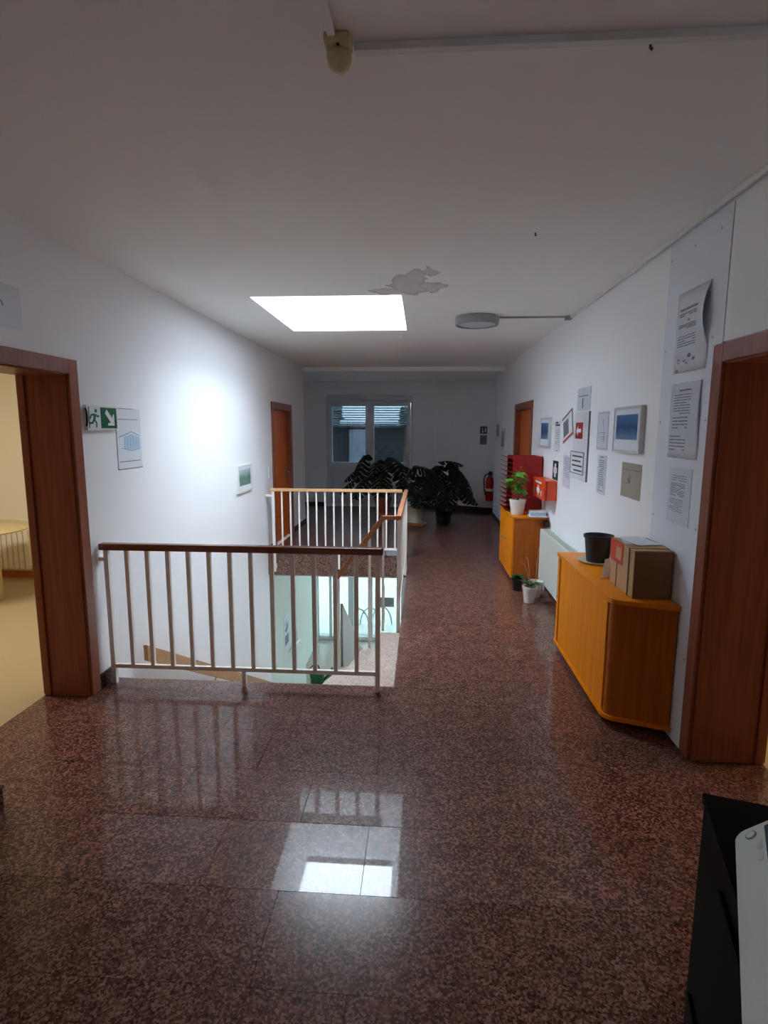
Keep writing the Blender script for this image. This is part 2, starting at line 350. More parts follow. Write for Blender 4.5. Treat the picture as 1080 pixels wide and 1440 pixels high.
class Plane:
    """a wall plane: O origin, U viewer's right, V up, N out of the wall"""
    def __init__(s, O, U, V, N): s.O, s.U, s.V, s.N = Vector(O), Vector(U), Vector(V), Vector(N)
    def p(s, u, v, n=0): return s.O + s.U*u + s.V*v + s.N*n
    def rect(s, mb, u0, u1, v0, v1, n0, n1): return mb.prism([s.p(u0,v0,n0), s.p(u1,v0,n0), s.p(u1,v1,n0), s.p(u0,v1,n0)], s.N*(n1-n0))
    def poly(s, mb, pts, n0, n1): return mb.prism([s.p(a,b,n0) for a, b in pts], s.N*(n1-n0))
    def line(s, mb, a, b, w, n0, n1):
        a = Vector((a[0], a[1])); b = Vector((b[0], b[1])); d = (b-a).normalized(); q = Vector((-d.y, d.x))*w/2
        return s.poly(mb, [a-q, b-q, b+q, a+q], n0, n1)
    def turned(s, ang):
        return Plane(s.O, s.U*math.cos(ang)+s.V*math.sin(ang), s.V*math.cos(ang)-s.U*math.sin(ang), s.N)
def RW(y, z, n=0.0): return Plane((XR-n, y, z), (0,-1,0), (0,0,1), (-1,0,0))
def LW(y, z, n=0.0): return Plane((XL+n, y, z), (0,1,0), (0,0,1), (1,0,0))

# ================================================================== SETTING
# ---- floor: slab with a stair opening, granite tiles laid on it in running bond
fl = MB()
for (x0, x1, y0, y1) in [(XL, XR, -3.0, HY0), (HX1, XR, HY0, HY1), (XL, XR, HY1, WL_END), (-3.6, 2.9, WL_END, NY+0.1)]:
    fl.box(x0, x1, y0, y1, -0.30, -0.012)
floor = struct('floor', fl, M['screed'])
struct('floor_rear', MB().box(XL, XR, -3.0, 0.35, -0.012, 0.0), M['worn'], floor)
def sub_rect(r, h):
    x0, x1, y0, y1 = r; a0, a1, b0, b1 = h
    if x1 <= a0+1e-6 or x0 >= a1-1e-6 or y1 <= b0+1e-6 or y0 >= b1-1e-6: return [r]
    out = []
    if y0 < b0: out.append((x0, x1, y0, b0))
    if y1 > b1: out.append((x0, x1, b1, y1))
    c0, c1 = max(y0, b0), min(y1, b1)
    if x0 < a0: out.append((x0, a0, c0, c1))
    if x1 > a1: out.append((a1, x1, c0, c1))
    return out
TW, TL, G = 0.365, 0.61, 0.0006
tile_mesh = {}
def tile(x0, x1, y0, y1):
    w, l, wn = round(x1-x0, 4), round(y1-y0, 4), y1 < 1.82          # the rows nearest the camera have lost their polish
    if w < 0.012 or l < 0.012: return
    if (w, l, wn) not in tile_mesh:
        mb = MB(); a, b, c = w/2-G, l/2-G, 0.0006
        mb.add([(-a,-b,-.012),(a,-b,-.012),(a,b,-.012),(-a,b,-.012),(-a,-b,-c),(a,-b,-c),(a,b,-c),(-a,b,-c),(-a+c,-b+c,0),(a-c,-b+c,0),(a-c,b-c,0),(-a+c,b-c,0)],
               [(0,1,5,4),(1,2,6,5),(2,3,7,6),(3,0,4,7),(4,5,9,8),(5,6,10,9),(6,7,11,10),(7,4,8,11),(8,9,10,11)])
        o = obj('tile', mb, M['worn' if wn else 'granite'], floor, (0,0,0)); tile_mesh[(w, l, wn)] = o.data
    else:
        o = bpy.data.objects.new('tile', tile_mesh[(w, l, wn)]); C.objects.link(o); o.parent = floor
    o.location = ((x0+x1)/2, (y0+y1)/2, 0)
row = 0; y = 1.81-4*TW
while y < NY:
    y1 = min(y+TW, NY)
    ya = max(y, 0.35)
    for (ca, cb, q0, q1) in ([(XL, XR, ya, min(y1, WL_END))] if ya < WL_END else []) + ([(-3.0, 2.6, max(ya, WL_END), y1)] if y1 > WL_END else []):
        off = -0.205 + (TL/2 if (row % 2) else 0); x = off - TL*10
        while x < cb:
            a, b = max(x, ca), min(x+TL, cb)
            if b-a > 0.012 and q1-q0 > 0.012:
                for r in sub_rect((a, b, q0, q1), (HX0, HX1, HY0, HY1)): tile(*r)
            x += TL
    y += TW; row += 1
struct('threshold', MB().box(XL-.30, XL, LD0+.02, LD1-.02, -.011, -.0003), M['granite'], floor)
struct('threshold', MB().box(XR, XR+.355, RD0+.02, RD1-.02, -.011, -.0003), M['granite'], floor)
# granite facing of the opening's edges
for (x0, x1, y0, y1) in [(XL, HX1, HY0-0.0, HY0+0.012), (XL, HX1, HY1-0.012, HY1), (HX1-0.012, HX1, HY0+0.012, HY1-0.012)]:
    struct('edge_panel', MB().box(x0, x1, y0, y1, -0.30, -0.001), M['gran_edge'], floor)

# ---- ceiling with skylight opening, shaft
SX0, SX1, SY0, SY1 = -1.43, -0.18, 4.70, 6.30
cm = MB()
for (x0, x1, y0, y1) in [(XL-0.4, 1.9, -3.1, -1.72), (XL-0.4, -.72, -1.72, -.98), (.02, 1.9, -1.72, -.98), (XL-0.4, 1.9, -.98, SY0), (XL-0.4, SX0, SY0, SY1), (SX1, 1.9, SY0, SY1), (XL-0.4, 1.9, SY1, WL_END+0.1)]:
    cm.box(x0, x1, y0, y1, ZC, ZC+0.25)
ceil = struct('ceiling', cm, M['ceil'])
struct('ceiling_niche', MB().box(-3.7, 3.0, WL_END+0.1, NY+0.4, ZC-0.055, ZC+0.2), M['ceil'])
sk = struct_root('window_1', (-0.8, 5.5, ZC))
sh = MB(); T0, T1, S0, S1, ZT = -1.31, -0.28, 4.84, 6.02, 3.38
for (a, b, c, d) in [((SX0,SY0),(SX1,SY0),(T1,S0),(T0,S0)), ((SX1,SY0),(SX1,SY1),(T1,S1),(T1,S0)), ((SX1,SY1),(SX0,SY1),(T0,S1),(T1,S1)), ((SX0,SY1),(SX0,SY0),(T0,S0),(T0,S1))]:
    m_ = Vector(((a[0]+b[0])/2+0.8, (a[1]+b[1])/2-5.5, 0)).normalized()*0.05
    sh.prism([(a[0],a[1],ZC+.002),(b[0],b[1],ZC+.002),(c[0],c[1],ZT),(d[0],d[1],ZT)], m_)
obj('shaft', sh, M['shaft'], sk)
fr = MB()
for (x0, x1, y0, y1) in [(T0-.08, T1+.08, S0-.08, S0), (T0-.08, T1+.08, S1, S1+.08), (T0-.08, T0, S0, S1), (T1, T1+.08, S0, S1)]:
    fr.box(x0, x1, y0, y1, ZT, ZT+.07)
obj('skylight_frame', fr, M['upvc'], sk)
obj('pane', MB().box(T0, T1, S0, S1, ZT+.03, ZT+.036), M['skyglass'], sk)
w4 = struct_root('fill_skylight', (-.35, -1.3, ZC))      # added skylight, unseen behind the camera, there to give fill light
rs = MB()
for (x0, x1, y0, y1) in [(-.77, -.72, -1.77, -.93), (.02, .07, -1.77, -.93), (-.72, .02, -1.77, -1.72), (-.72, .02, -.98, -.93)]: rs.box(x0, x1, y0, y1, ZC+.002, ZT+.1)
obj('shaft', rs, M['shaft'], w4)
obj('pane', MB().box(-.72, .02, -1.72, -.98, ZT+.03, ZT+.036), M['skyglass'], w4)
rf = MB()   # roof around the shaft keeps the loft dark
for (x0, x1, y0, y1) in [(-4.5, 3.4, -3.4, -1.72), (-4.5, -.72, -1.72, -.98), (.02, 3.4, -1.72, -.98), (-4.5, 3.4, -.98, S0-.05), (-4.5, T0-.05, S0-.05, S1+.05), (T1+.05, 3.4, S0-.05, S1+.05), (-4.5, 3.4, S1+.05, NY+.5)]:
    rf.box(x0, x1, y0, y1, ZT+.005, ZT+.2)
struct('ceiling_roof', rf, M['facade'])

# ---- walls
def wall_with_door(xin, xout, y0, y1, dy0, dy1, dz, zt=ZC+0.1, z0=-0.3):
    mb = MB(); a, b = min(xin, xout), max(xin, xout)
    mb.box(a, b, y0, dy0, z0, zt); mb.box(a, b, dy1, y1, z0, zt); mb.box(a, b, dy0, dy1, dz, zt)
    mb.box(a, b, dy0, dy1, z0, -0.012); return mb
wl = wall_with_door(XL, XL-0.30, -3.0, 7.78, LD0, LD1, DZ)
wl.box(XL-.30, XL, 8.86, WL_END, -0.3, ZC+.1); wl.box(XL-.30, XL, 7.78, 8.86, DZ-.02, ZC+.1); wl.box(XL-.30, XL-.10, 7.78, 8.86, 0, DZ-.02); wl.box(XL-.30, XL, 7.78, 8.86, -.3, -.012)
struct('wall_left', wl, M['wall'])
wr = wall_with_door(XR, XR+0.36, -3.0, 7.38, RD0, RD1, DZ)
wr.box(XR, XR+.36, 8.62, WR_END, -0.3, ZC+.1); wr.box(XR, XR+.36, 7.38, 8.62, DZ-.02, ZC+.1); wr.box(XR+.10, XR+.36, 7.38, 8.62, 0, DZ-.02); wr.box(XR, XR+.36, 7.38, 8.62, -.3, -.012)
struct('wall_right', wr, M['wall'])
struct('wall_rear', MB().box(XL-.3, XR+.4, -3.1, -3.0, -0.3, ZC+.1), M['wall'])
# far wall with the balcony door opening
WX0, WX1, WZ0, WZ1 = -2.09, -0.20, 0.05, 2.44
wb = MB(); wb.box(-3.7, WX0, NY, NY+.3, -.3, ZC+.2); wb.box(WX1, 2.9, NY, NY+.3, -.3, ZC+.2); wb.box(WX0, WX1, NY, NY+.3, WZ1, ZC+.2); wb.box(WX0, WX1, NY, NY+.3, -.3, WZ0)
struct('wall_far', wb, M['wall'])
struct('wall_far_angled', MB().prism([(0.30, NY+.01, -.3), (1.0, 11.80, -.3), (2.9, 10.9, -.3), (2.9, NY+.05, -.3)], (0, 0, ZC+.5)), M['wall'])
struct('wall_niche_left', MB().box(-3.7, -3.0, WL_END, NY, -.3, ZC+.2), M['wall'])
struct('wall_niche_front', MB().box(-3.7, XL-.28, WL_END-.2, WL_END-.01, -.3, ZC+.2), M['wall'])
struct('wall_niche_right', MB().box(2.6, 2.9, 9.6, 11.3, -.3, ZC+.2), M['wall'])
struct('wall_niche_right_front', MB().box(XR+.36, 2.9, 9.4, 9.6, -.3, ZC+.2), M['wall'])
struct('trim_1', MB().box(XL-.03, XR+.0, WL_END-.02, WL_END+.12, ZC-.075, ZC+.01, .004), M['ceil'])
# ---- skirting
sk_parts = [('left', XL, XL+.014, LD1+.085, HY0+.02), ('left', XL, XL+.014, HY1+.03, 7.70), ('left', XL, XL+.014, 8.94, WL_END), ('left', XL, XL+.014, -3.0, LD0-.085),
            ('right', XR-.014, XR, 3.46, 7.30), ('right', XR-.014, XR, 8.70, WR_END), ('right', XR-.014, XR, -3.0, RD0-.085)]
for nm, x0, x1, y0, y1 in sk_parts:
    struct('baseboard_'+nm, MB().box(x0, x1, y0, y1, 0.0005, .095, .003), M['base'])
struct('baseboard_far', MB().box(-3.0, WX0-.03, NY-.014, NY, 0.0005, .095), M['base'])
struct('baseboard_far', MB().box(WX1+.03, 0.28, NY-.014, NY, 0.0005, .095), M['base'])
struct('baseboard_far', MB().prism([(0.30, NY-.005, .0005), (1.0, 11.795, .0005), (2.6, 11.037, .0005), (2.6, 11.02, .0005), (0.99, 11.78, .0005), (0.29, NY-.02, .0005)], (0, 0, .095)), M['base'])

# ---- door frames
def casing(name, xw, sgn, y0, y1, depth, dz, leaf=None, w=0.075, t=0.018):
    """frame round a doorway in a side wall; sgn points from the wall into the corridor"""
    r = struct_root(name, (xw, (y0+y1)/2, 0))
    def bx(a, b, c, d, e, f, nm, mat=M['frame'], bev=.003, par=None):
        return obj(nm, MB().box(min(a, b), max(a, b), c, d, e, f, bev), mat, par or r)
    for (c, d, yi) in ((y0-w, y0+.012, 1), (y1-.012, y1+w, -1)):
        bx(xw, xw+sgn*t, c, d, 0.001, dz+w, 'casing')
    bx(xw, xw+sgn*t, y0+.012, y1-.012, dz-.012, dz+w, 'casing')
    if depth:
        xo = xw-sgn*depth
        bx(xw, xo, y0-.001, y0+.02, 0.001, dz, 'jamb'); bx(xw, xo, y1-.02, y1+.001, 0.001, dz, 'jamb')
        bx(xw, xo, y0+.02, y1-.02, dz-.02, dz+.001, 'head_jamb')
        bx(xo+sgn*.045, xo+sgn*.004, y0+.02, y0+.034, 0.001, dz-.02, 'stop'); bx(xo+sgn*.045, xo+sgn*.004, y1-.034, y1-.02, 0.001, dz-.02, 'stop')
        for (c, d) in ((y0-w, y0+.012), (y1-.012, y1+w)): bx(xo, xo-sgn*t, c, d, 0.001, dz+w, 'casing')
        bx(xo, xo-sgn*t, y0+.012, y1-.012, dz-.012, dz+w, 'casing')
    if leaf:
        for (c, d) in ((y0-.001, y0+.014), (y1-.014, y1+.001)): bx(xw, xw-sgn*.0595, c, d, 0.001, dz-.012, 'reveal')
        bx(xw, xw-sgn*.0595, y0+.014, y1-.014, dz-.027, dz-.012, 'reveal')
        lf = bx(xw-sgn*.06, xw-sgn*.098, y0+.001, y1-.001, 0.006, dz-.002, 'door_leaf', leaf)
        h = MB(); hy = y1-.09 if leaf == M['door'] and sgn > 0 else y0+.09
        dy = -1 if hy > (y0+y1)/2 else 1
        h.tube([(xw-sgn*.060, hy, 1.03), (xw-sgn*.01, hy, 1.03), (xw-sgn*.005, hy+dy*.015, 1.03), (xw-sgn*.005, hy+dy*.12, 1.03)], .009, 10)
        h.box(min(xw-sgn*.060, xw-sgn*.052), max(xw-sgn*.060, xw-sgn*.052), hy-.02, hy+.02, .92, 1.10)
        obj('door_handle', h, M['silver'], lf, smooth=True)
    return r
d1 = casing('door_1', XL, 1, LD0, LD1, 0.30, DZ-.005)
d2 = casing('door_2', XR, -1, RD0, RD1, 0.36, DZ-.005)
obj('strike_plate', MB().box(XR+.315, XR+.345, RD1-.0235, RD1-.0195, .20, .38), M['silver'], d2)
casing('door_3', XL, 1, 7.80, 8.84, 0, DZ-.03, M['door'])
casing('door_4', XR, -1, 7.40, 8.60, 0, DZ-.03, M['door'])

# ---- office behind the left doorway
of = struct('floor_office', MB().box(-6.2, XL-.30, 0.0, 6.1, -.05, -.001), M['lino'])
struct('wall_office', MB().box(-6.3, XL-.30, 5.95, 6.1, -.06, ZC+.05).box(-6.3, -6.2, 0, 6.0, -.06, ZC+.05).box(-6.3, XL-.30, -.1, 0, -.06, ZC+.05).box(XL-.305, XL-.30, 0, LD0-.001, 0, ZC).box(XL-.305, XL-.30, LD1+.001, 6.0, 0, ZC), M['beige'])
struct('ceiling_office', MB().box(-6.3, XL-.3, -.1, 6.1, ZC, ZC+.1), M['beige'])
struct('baseboard_office', MB().box(-6.2, XL-.305, 5.93, 5.95, 0, .075), M['cab_end'])
t = thing('office_table', 'pale round-edged table seen through the left doorway', 'table', (-4.35, 5.0, 0))
obj('tabletop', MB().lathe([(.50, .715), (.52, .728), (.50, .742)], (-4.36, 5.02, 0), 40, capt=True), M['table'], t, smooth=True)
obj('column_leg', MB().lathe([(.17, 0.0), (.17, .714)], (-4.36, 5.10, 0), 28), M['table'], t, smooth=True)
t = thing('office_radiator', 'cream ribbed radiator under the far wall of the left room', 'radiator', (-4.6, 5.9, 0))
for i in range(11): obj('rib', MB().box(-5.1+i*.065, -5.045+i*.065, 5.83, 5.91, .12, .58, .012), M['beige'], t)
obj('pipe', MB().tube([(-5.12, 5.87, .16), (-4.37, 5.87, .16)], .014), M['beige'], t)
obj('pipe', MB().tube([(-5.12, 5.87, .54), (-4.37, 5.87, .54)], .014), M['beige'], t)
for x in (-4.9, -4.55): obj('bracket', MB().box(x, x+.04, 5.9, 5.949, .1, .6), M['beige'], t)
# ---- side room behind the right doorway
struct('floor_side_room', MB().box(XR+.36, 5.0, 0.0, 4.0, -.05, -.001), M['lino'])
struct('wall_side_room', MB().box(XR+.36, 5.1, 4.0, 4.1, -.06, ZC+.05).box(5.0, 5.1, 0, 4.0, -.06, ZC+.05).box(XR+.36, 5.1, -.1, 0, -.06, ZC+.05).box(XR+.36, XR+.365, 0, RD0-.001, 0, ZC).box(XR+.36, XR+.365, RD1+.001, 4, 0, ZC), M['beige'])
struct('ceiling_side_room', MB().box(XR+.36, 5.1, -.1, 4.1, ZC, ZC+.1), M['beige'])

# ---- balcony door and window unit
w2 = struct_root('window_2', (-1.15, NY, 0))
FY0, FY1 = NY+.06, NY+.14
f = MB()
f.box(WX0, WX0+.05, FY0, FY1, WZ0, WZ1-.12); f.box(WX1-.05, WX1, FY0, FY1, WZ0, WZ1-.12); f.box(WX0+.05, WX1-.05, FY0, FY1, WZ1-.17, WZ1-.12); f.box(WX0+.05, WX1-.05, FY0, FY1, WZ0, WZ0+.05)
f.box(-1.165, -1.115, FY0, FY1, WZ0+.05, WZ1-.17)
obj('window_frame', f, M['upvc'], w2)
obj('shutter_box', MB().box(WX0, WX1, NY+.01, NY+.2, WZ1-.12, WZ1, .006), M['upvc'], w2)
for (a, b, two) in ((WX0+.052, -1.167, True), (-1.113, WX1-.052, True)):
    s = MB(); z0, z1 = WZ0+.052, WZ1-.172; k = .065
    s.box(a, a+k, FY0-.02, FY1-.01, z0, z1, .004); s.box(b-k, b, FY0-.02, FY1-.01, z0, z1, .004)
    s.box(a+k, b-k, FY0-.02, FY1-.01, z1-k+.01, z1, .004); s.box(a+k, b-k, FY0-.02, FY1-.01, z0, z0+.09, .004); s.box(a+k, b-k, FY0-.02, FY1-.01, .86, .98, .004)
    so = obj('sash', s, M['upvc'], w2)
    obj('pane', MB().box(a+k-.004, b-k+.004, NY+.09, NY+.096, .975, z1-k+.014), M['tinted'], so)
    obj('lower_panel', MB().box(a+k-.004, b-k+.004, NY+.075, NY+.105, z0+.085, .865), M['upvc'], so)
h = MB().box(-1.215, -1.19, FY0-.032, FY0-.02, 1.12, 1.26, .003).box(-1.215, -1.19, FY0-.075, FY0-.032, 1.18, 1.20).box(-1.213, -1.192, FY0-.075, FY0-.06, 1.06, 1.20, .004)
obj('window_handle', h, M['silver'], w2)
def blind(a, b, label):
    t = thing('venetian_blind', label, 'blind', ((a+b)/2, NY+.2, 1.77))
    for i in range(11):
        z = 1.805+i*.0515
        s = MB(); q = math.radians(40); c_, s_ = math.cos(q)*.02, math.sin(q)*.02; y0 = NY+.20
        s.prism([(a, y0-c_, z-s_), (a, y0+c_, z+s_), (a, y0+c_-.0008, z+s_+.0018), (a, y0, z+.0045), (a, y0-c_-.0008, z-s_+.0018)], (b-a, 0, 0))
        obj('slat', s, M['slat'], t)
    obj('bottom_rail', MB().box(a, b, NY+.185, NY+.215, 1.752, 1.776, .004), M['slat'], t)
    for x in (a+.12, b-.12): obj('ladder_cord', MB().box(x-.001, x+.001, NY+.199, NY+.201, 1.776, WZ1-.02), M['slat'], t)
blind(-2.03, -1.19, 'half-lowered grey slatted blind behind the left balcony door pane')
blind(-1.10, -0.26, 'half-lowered grey slatted blind behind the right balcony door pane')

# ---- outside, beyond the balcony
struct('ground_outside', MB().box(-14, 12, 12.6, 60, ZB-.1, ZB-.01), M['paving'])
t = thing('neighbour_building', 'dark grey rendered building seen through the balcony window', 'building', (-1.0, 27, ZB))
obj('wall', MB().box(-9, 8, 26, 32, ZB-.005, 1.80), M['facade'], t)
obj('pale_wall_strip', MB().box(-3.35, -2.35, 25.7, 25.999, ZB-.005, 1.70), M['facade2'], t)
obj('cornice', MB().box(-9.2, 8.2, 25.6, 32.2, 1.80, 1.98), M['facade2'], t)
def tree(x, y, r, h, label, n):
    t = thing('tree', label, 'tree', (x, y, ZB-.01))
    obj('trunk', MB().tube([(x, y, ZB-.01), (x+.1, y, ZB+2.5), (x, y+.1, h)], [.28, .2, .06]), M['bark'], t)
    mb = MB()
    for i in range(n):
        a, b = random.uniform(0, 2*PI), random.uniform(-1, 1); rr = r*random.uniform(.35, 1)
        c = Vector((x+rr*math.cos(a)*math.sqrt(1-b*b)*.8, y+rr*math.sin(a)*math.sqrt(1-b*b)*.8, h-r*.2+rr*b*1.3))
        d = Vector((random.uniform(-1,1), random.uniform(-1,1), random.uniform(-1,1))).normalized()*.22; e = d.orthogonal().normalized()*.12
        mb.add([c-d, c-e, c+d, c+e], [(0,1,2,3)])
    o = obj('foliage', mb, M['foliage'], t); o['kind'] = 'stuff'
tree(-3.75, 22.0, .75, 2.75, 'dark leafy tree behind the left balcony door pane', 700)
tree(-0.70, 24.5, .32, 2.3, 'small dark tree top behind the right balcony door pane', 160)

# ---- lower storey seen through the stair opening
LY = 12.1
struct('floor_lower', MB().box(-2.6, 3.2, 0.5, LY+.3, ZB-.1, ZB), M['gran_low'])
struct('wall_lower_left', MB().box(XL-.3, XL, 0.5, HY1, ZB, -.30), M['wall'])
struct('wall_lower_left', MB().box(XL-.3, XL, HY1, 9.72, ZB, -.30).box(-2.62, XL-.22, 9.72, LY, ZB, -.30), M['green_wall'])
struct('wall_lower_near', MB().box(XL, 3.2, 0.4, 0.5, ZB, -.30), M['wall'])
struct('wall_lower_right', MB().box(3.1, 3.2, 0.5, LY, ZB, -.30), M['wall'])
struct('ceiling_lower', MB().box(XL, 3.2, 0.5, HY0, -.315, -.301).box(HX1, 3.2, HY0, HY1, -.315, -.301).box(-2.62, 3.2, HY1, LY+.2, -.315, -.301), M['ceil'])
w3 = struct_root('window_3', (-.8, LY, ZB))
def mull(x0, x1, z0, z1, nm='mullion'): obj(nm, MB().box(x0, x1, LY, LY+.08, z0, z1, .005), M['upvc'], w3)
xs = [(-2.40, -2.30), (-2.06, -2.00), (-1.62, -1.50), (-1.17, -1.07), (-.42, -.30), (.55, .65), (1.55, 1.65), (2.6, 2.7)]
for a, b in xs: mull(a, b, ZB+.001, -.32)
for i in range(len(xs)-1):
    a, b = xs[i][1], xs[i+1][0]
    mull(a, b, ZB+.001, ZB+.10, 'threshold'); mull(a, b, -1.60, -1.50, 'transom'); mull(a, b, -.40, -.32, 'head')
    obj('pane', MB().box(a-.004, b+.004, LY+.035, LY+.041, ZB+.10, -1.60), M['clear'], w3)
    obj('pane', MB().box(a-.004, b+.004, LY+.035, LY+.041, -1.50, -.40), M['clear'], w3)
dp = MB().tube([(-.80, LY-.05, -2.6), (-.80, LY-.05, -1.75)], .014); dp.tube([(-.80, LY-.05, -2.5), (-.80, LY+.036, -2.5)], .008); dp.tube([(-.80, LY-.05, -1.85), (-.80, LY+.036, -1.85)], .008)
obj('push_bar', dp, M['grey'], w3, smooth=True)
p = Plane((-.92, LY+.034, -2.28), (1,0,0), (0,0,1), (0,-1,0))
t = thing('door_notice', 'grey notice fixed on the bright lower entrance glass', 'sign', (-.92, LY, -2.28))
obj('sheet', p.rect(MB(), 0, .34, 0, .22, 0, .004), M['grey'], t)
obj('print', p.rect(p.rect(MB(), .03, .14, .13, .19, .004, .005), .2, .31, .04, .16, .004, .005), M['greyink'], t)
t = thing('bicycle_stand', 'curved grey bicycle stand outside the lower entrance', 'bicycle stand', (-1.25, 13.2, ZB))
for k in range(3):
    x = -1.5+k*.28
    obj('hoop', MB().tube([(x+.25*math.cos(a), 13.1+.1*k, ZB-.012+.45*math.sin(a)) for a in [PI*i/10 for i in range(11)]], .018), M['grey'], t, smooth=True)
single('doormat', MB().box(-1.78, -1.40, 9.45, 10.35, ZB, ZB+.012), M['mat'], 'dark doormat on the pale lower floor beside the watering can', 'doormat', (-1.7, 9.9, ZB))

# ================================================================== STAIRS AND RAILINGS
st = thing('staircase', 'pale granite winding stairs going down through the floor opening', 'stairs', (-.7, 4.97, ZB))
NW = (-.72, 4.95)
near = [(-.168, HY0+.013), (-.50, HY0+.013), (-.82, HY0+.013), (-1.20, HY0+.013), (-1.75, HY0+.013), (XL+.001, 3.95), (XL+.001, 4.55), (XL+.001, 5.10)]
far = [(-.168, 4.95), (-.36, 4.95), (-.54, 4.95), NW, NW, NW, NW, NW]
R_ = 3.10/18
for k in range(1, 8):
    a, b, c, d = near[k-1], near[k], far[k], far[k-1]
    pts = [a, b]
    if k == 5: pts = [a, (XL+.001, HY0+.013), b]
    pts += [c] + ([d] if d != c else [])
    obj('tread', MB().prism([(x, y, -R_*k-.06) for x, y in pts], (0, 0, .06)), M['gran_low'], st)
y0 = 5.10
for k in range(8, 18):
    ya = 4.95 if k == 8 else y0
    obj('tread', MB().prism([(XL+.001, y0, -R_*k-.06), (XL+.001, y0+.28, -R_*k-.06), (-.745, y0+.28, -R_*k-.06), (-.745, ya, -R_*k-.06)], (0, 0, .06)), M['gran_low'], st)
    obj('riser', MB().box(XL+.001, -.745, y0+.26, y0+.28, -R_*(k+1), -R_*k-.06), M['gran_low'], st)
    y0 += .28
obj('string_beam', MB().prism([(-1.5, 4.9, -1.5), (-1.5, y0, ZB+.001), (-1.5, y0-.5, ZB+.001), (-1.5, 4.9, -1.75)], (.3, 0, 0)), M['pgrey'], st)
obj('balustrade_panel', MB().prism([(-.742, 4.985, .085), (-.742, 8.2, -2.05), (-.742, 8.2, ZB+.001), (-.742, 7.4, ZB+.001), (-.742, 4.985, -1.45)], (.022, 0, 0)), M['pgrey'], st)

def baluster(t, x, y, z0, z1, w=.025):
    return obj('baluster', MB().box(x-w/2, x+w/2, y-w/2, y+w/2, z0, z1), M['paint'], t)
# front railing across the near end of the opening
FY = 3.42
t = thing('stair_railing', 'white metal railing with wooden handrail in shaded tone, nearest the camera', 'railing', (-1.15, FY, 0))
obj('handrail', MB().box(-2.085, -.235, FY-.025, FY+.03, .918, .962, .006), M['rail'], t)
obj('bottom_rail', MB().box(-2.03, -.275, FY-.012, FY+.012, .112, .138), M['paint'], t)
for x in (-2.045, -.268): obj('post', MB().box(x-.015, x+.015, FY-.015, FY+.015, 0.0008, .918), M['paint'], t)
for i in range(1, 13): baluster(t, -2.045+i*(1.777/13), FY, .138, .918)
obj('foot', MB().box(-1.168, -1.142, FY-.012, FY+.012, 0.0008, .112), M['paint'], t)
obj('wall_bracket', MB().box(XL+.001, -2.06, FY-.012, FY+.012, .845, .870).box(XL+.0005, XL+.006, FY-.03, FY+.03, .83, .885), M['paint'], t)
# far railing
GY = 7.34
t = thing('stair_railing', 'white metal railing with wooden handrail in lit tone at the far end of the opening', 'railing', (-1.1, GY, 0))
obj('handrail', MB().box(-2.03, -.25, GY-.025, GY+.025, .872, .912, .006), M['rail_lit'], t)
obj('bottom_rail', MB().box(-1.985, -.235, GY-.012, GY+.012, .085, .112), M['paint'], t)
for x in (-1.995, -.225):
    obj('post', MB().box(x-.017, x+.017, GY-.017, GY+.017, -.24, .872), M['paint'], t)
    obj('side_fixing', MB().box(x-.02, x+.02, GY+.017, HY1-.0125, -.20, -.14), M['paint'], t)
for i in range(1, 15): baluster(t, -1.995+i*(1.77/15), GY, .112, .872, .02)
obj('foot', MB().box(-1.118, -1.092, GY-.012, GY+.012, -.19, .085).box(-1.116, -1.094, GY+.012, HY1-.0125, -.18, -.14), M['paint'], t)
obj('wall_bracket', MB().box(XL+.001, -2.01, GY-.01, GY+.01, .80, .825), M['paint'], t)
for x in (-1.75, -.58, -.32): obj('anchor_bolt', MB().lathe([(.022, 0), (.022, -.008)], (x, HY1-.0125, -.14), 10, 'Y', True, True), M['dark'], t)
# right railing with the bent handrail down the winders
QX = -.198
t = thing('stair_railing', 'white railing edge-on along the right side with handrail bending down to the steps', 'railing', (QX, 6.1, 0))
obj('handrail', MB().bar((QX, 7.36, .895), (QX, 4.93, .915), .045, .036), M['rail_half_lit'], t)
obj('bottom_rail', MB().box(QX-.012, QX+.012, 5.0, 7.30, .085, .112), M['paint'], t)
for y in (4.985, 7.28):
    obj('post', MB().box(QX-.017, QX+.017, y-.017, y+.017, -.24, .875), M['paint'], t)
    obj('side_fixing', MB().box(QX+.017, HX1-.0125, y-.02, y+.02, -.20, -.14), M['paint'], t)
for i in range(1, 18): baluster(t, QX, 4.985+i*(2.295/18), .112, .877, .02)
obj('bent_handrail', MB().bar((QX-.025, 4.95, .912), (-.345, 4.95, .912), .04, .034).bar((-.335, 4.95, .918), (-.765, 4.95, .345), .036, .042), M['rail_half_lit'], t)
for x, z1 in ((-.34, .89), (-.465, .72), (-.60, .55)): baluster(t, x, 4.965, {-.34: -.16, -.465: -.33, -.60: -.5}[x], z1, .022)
obj('newel_post', MB().box(-.775, -.745, 4.95, 4.98, -.60, .345), M['paint'], t)
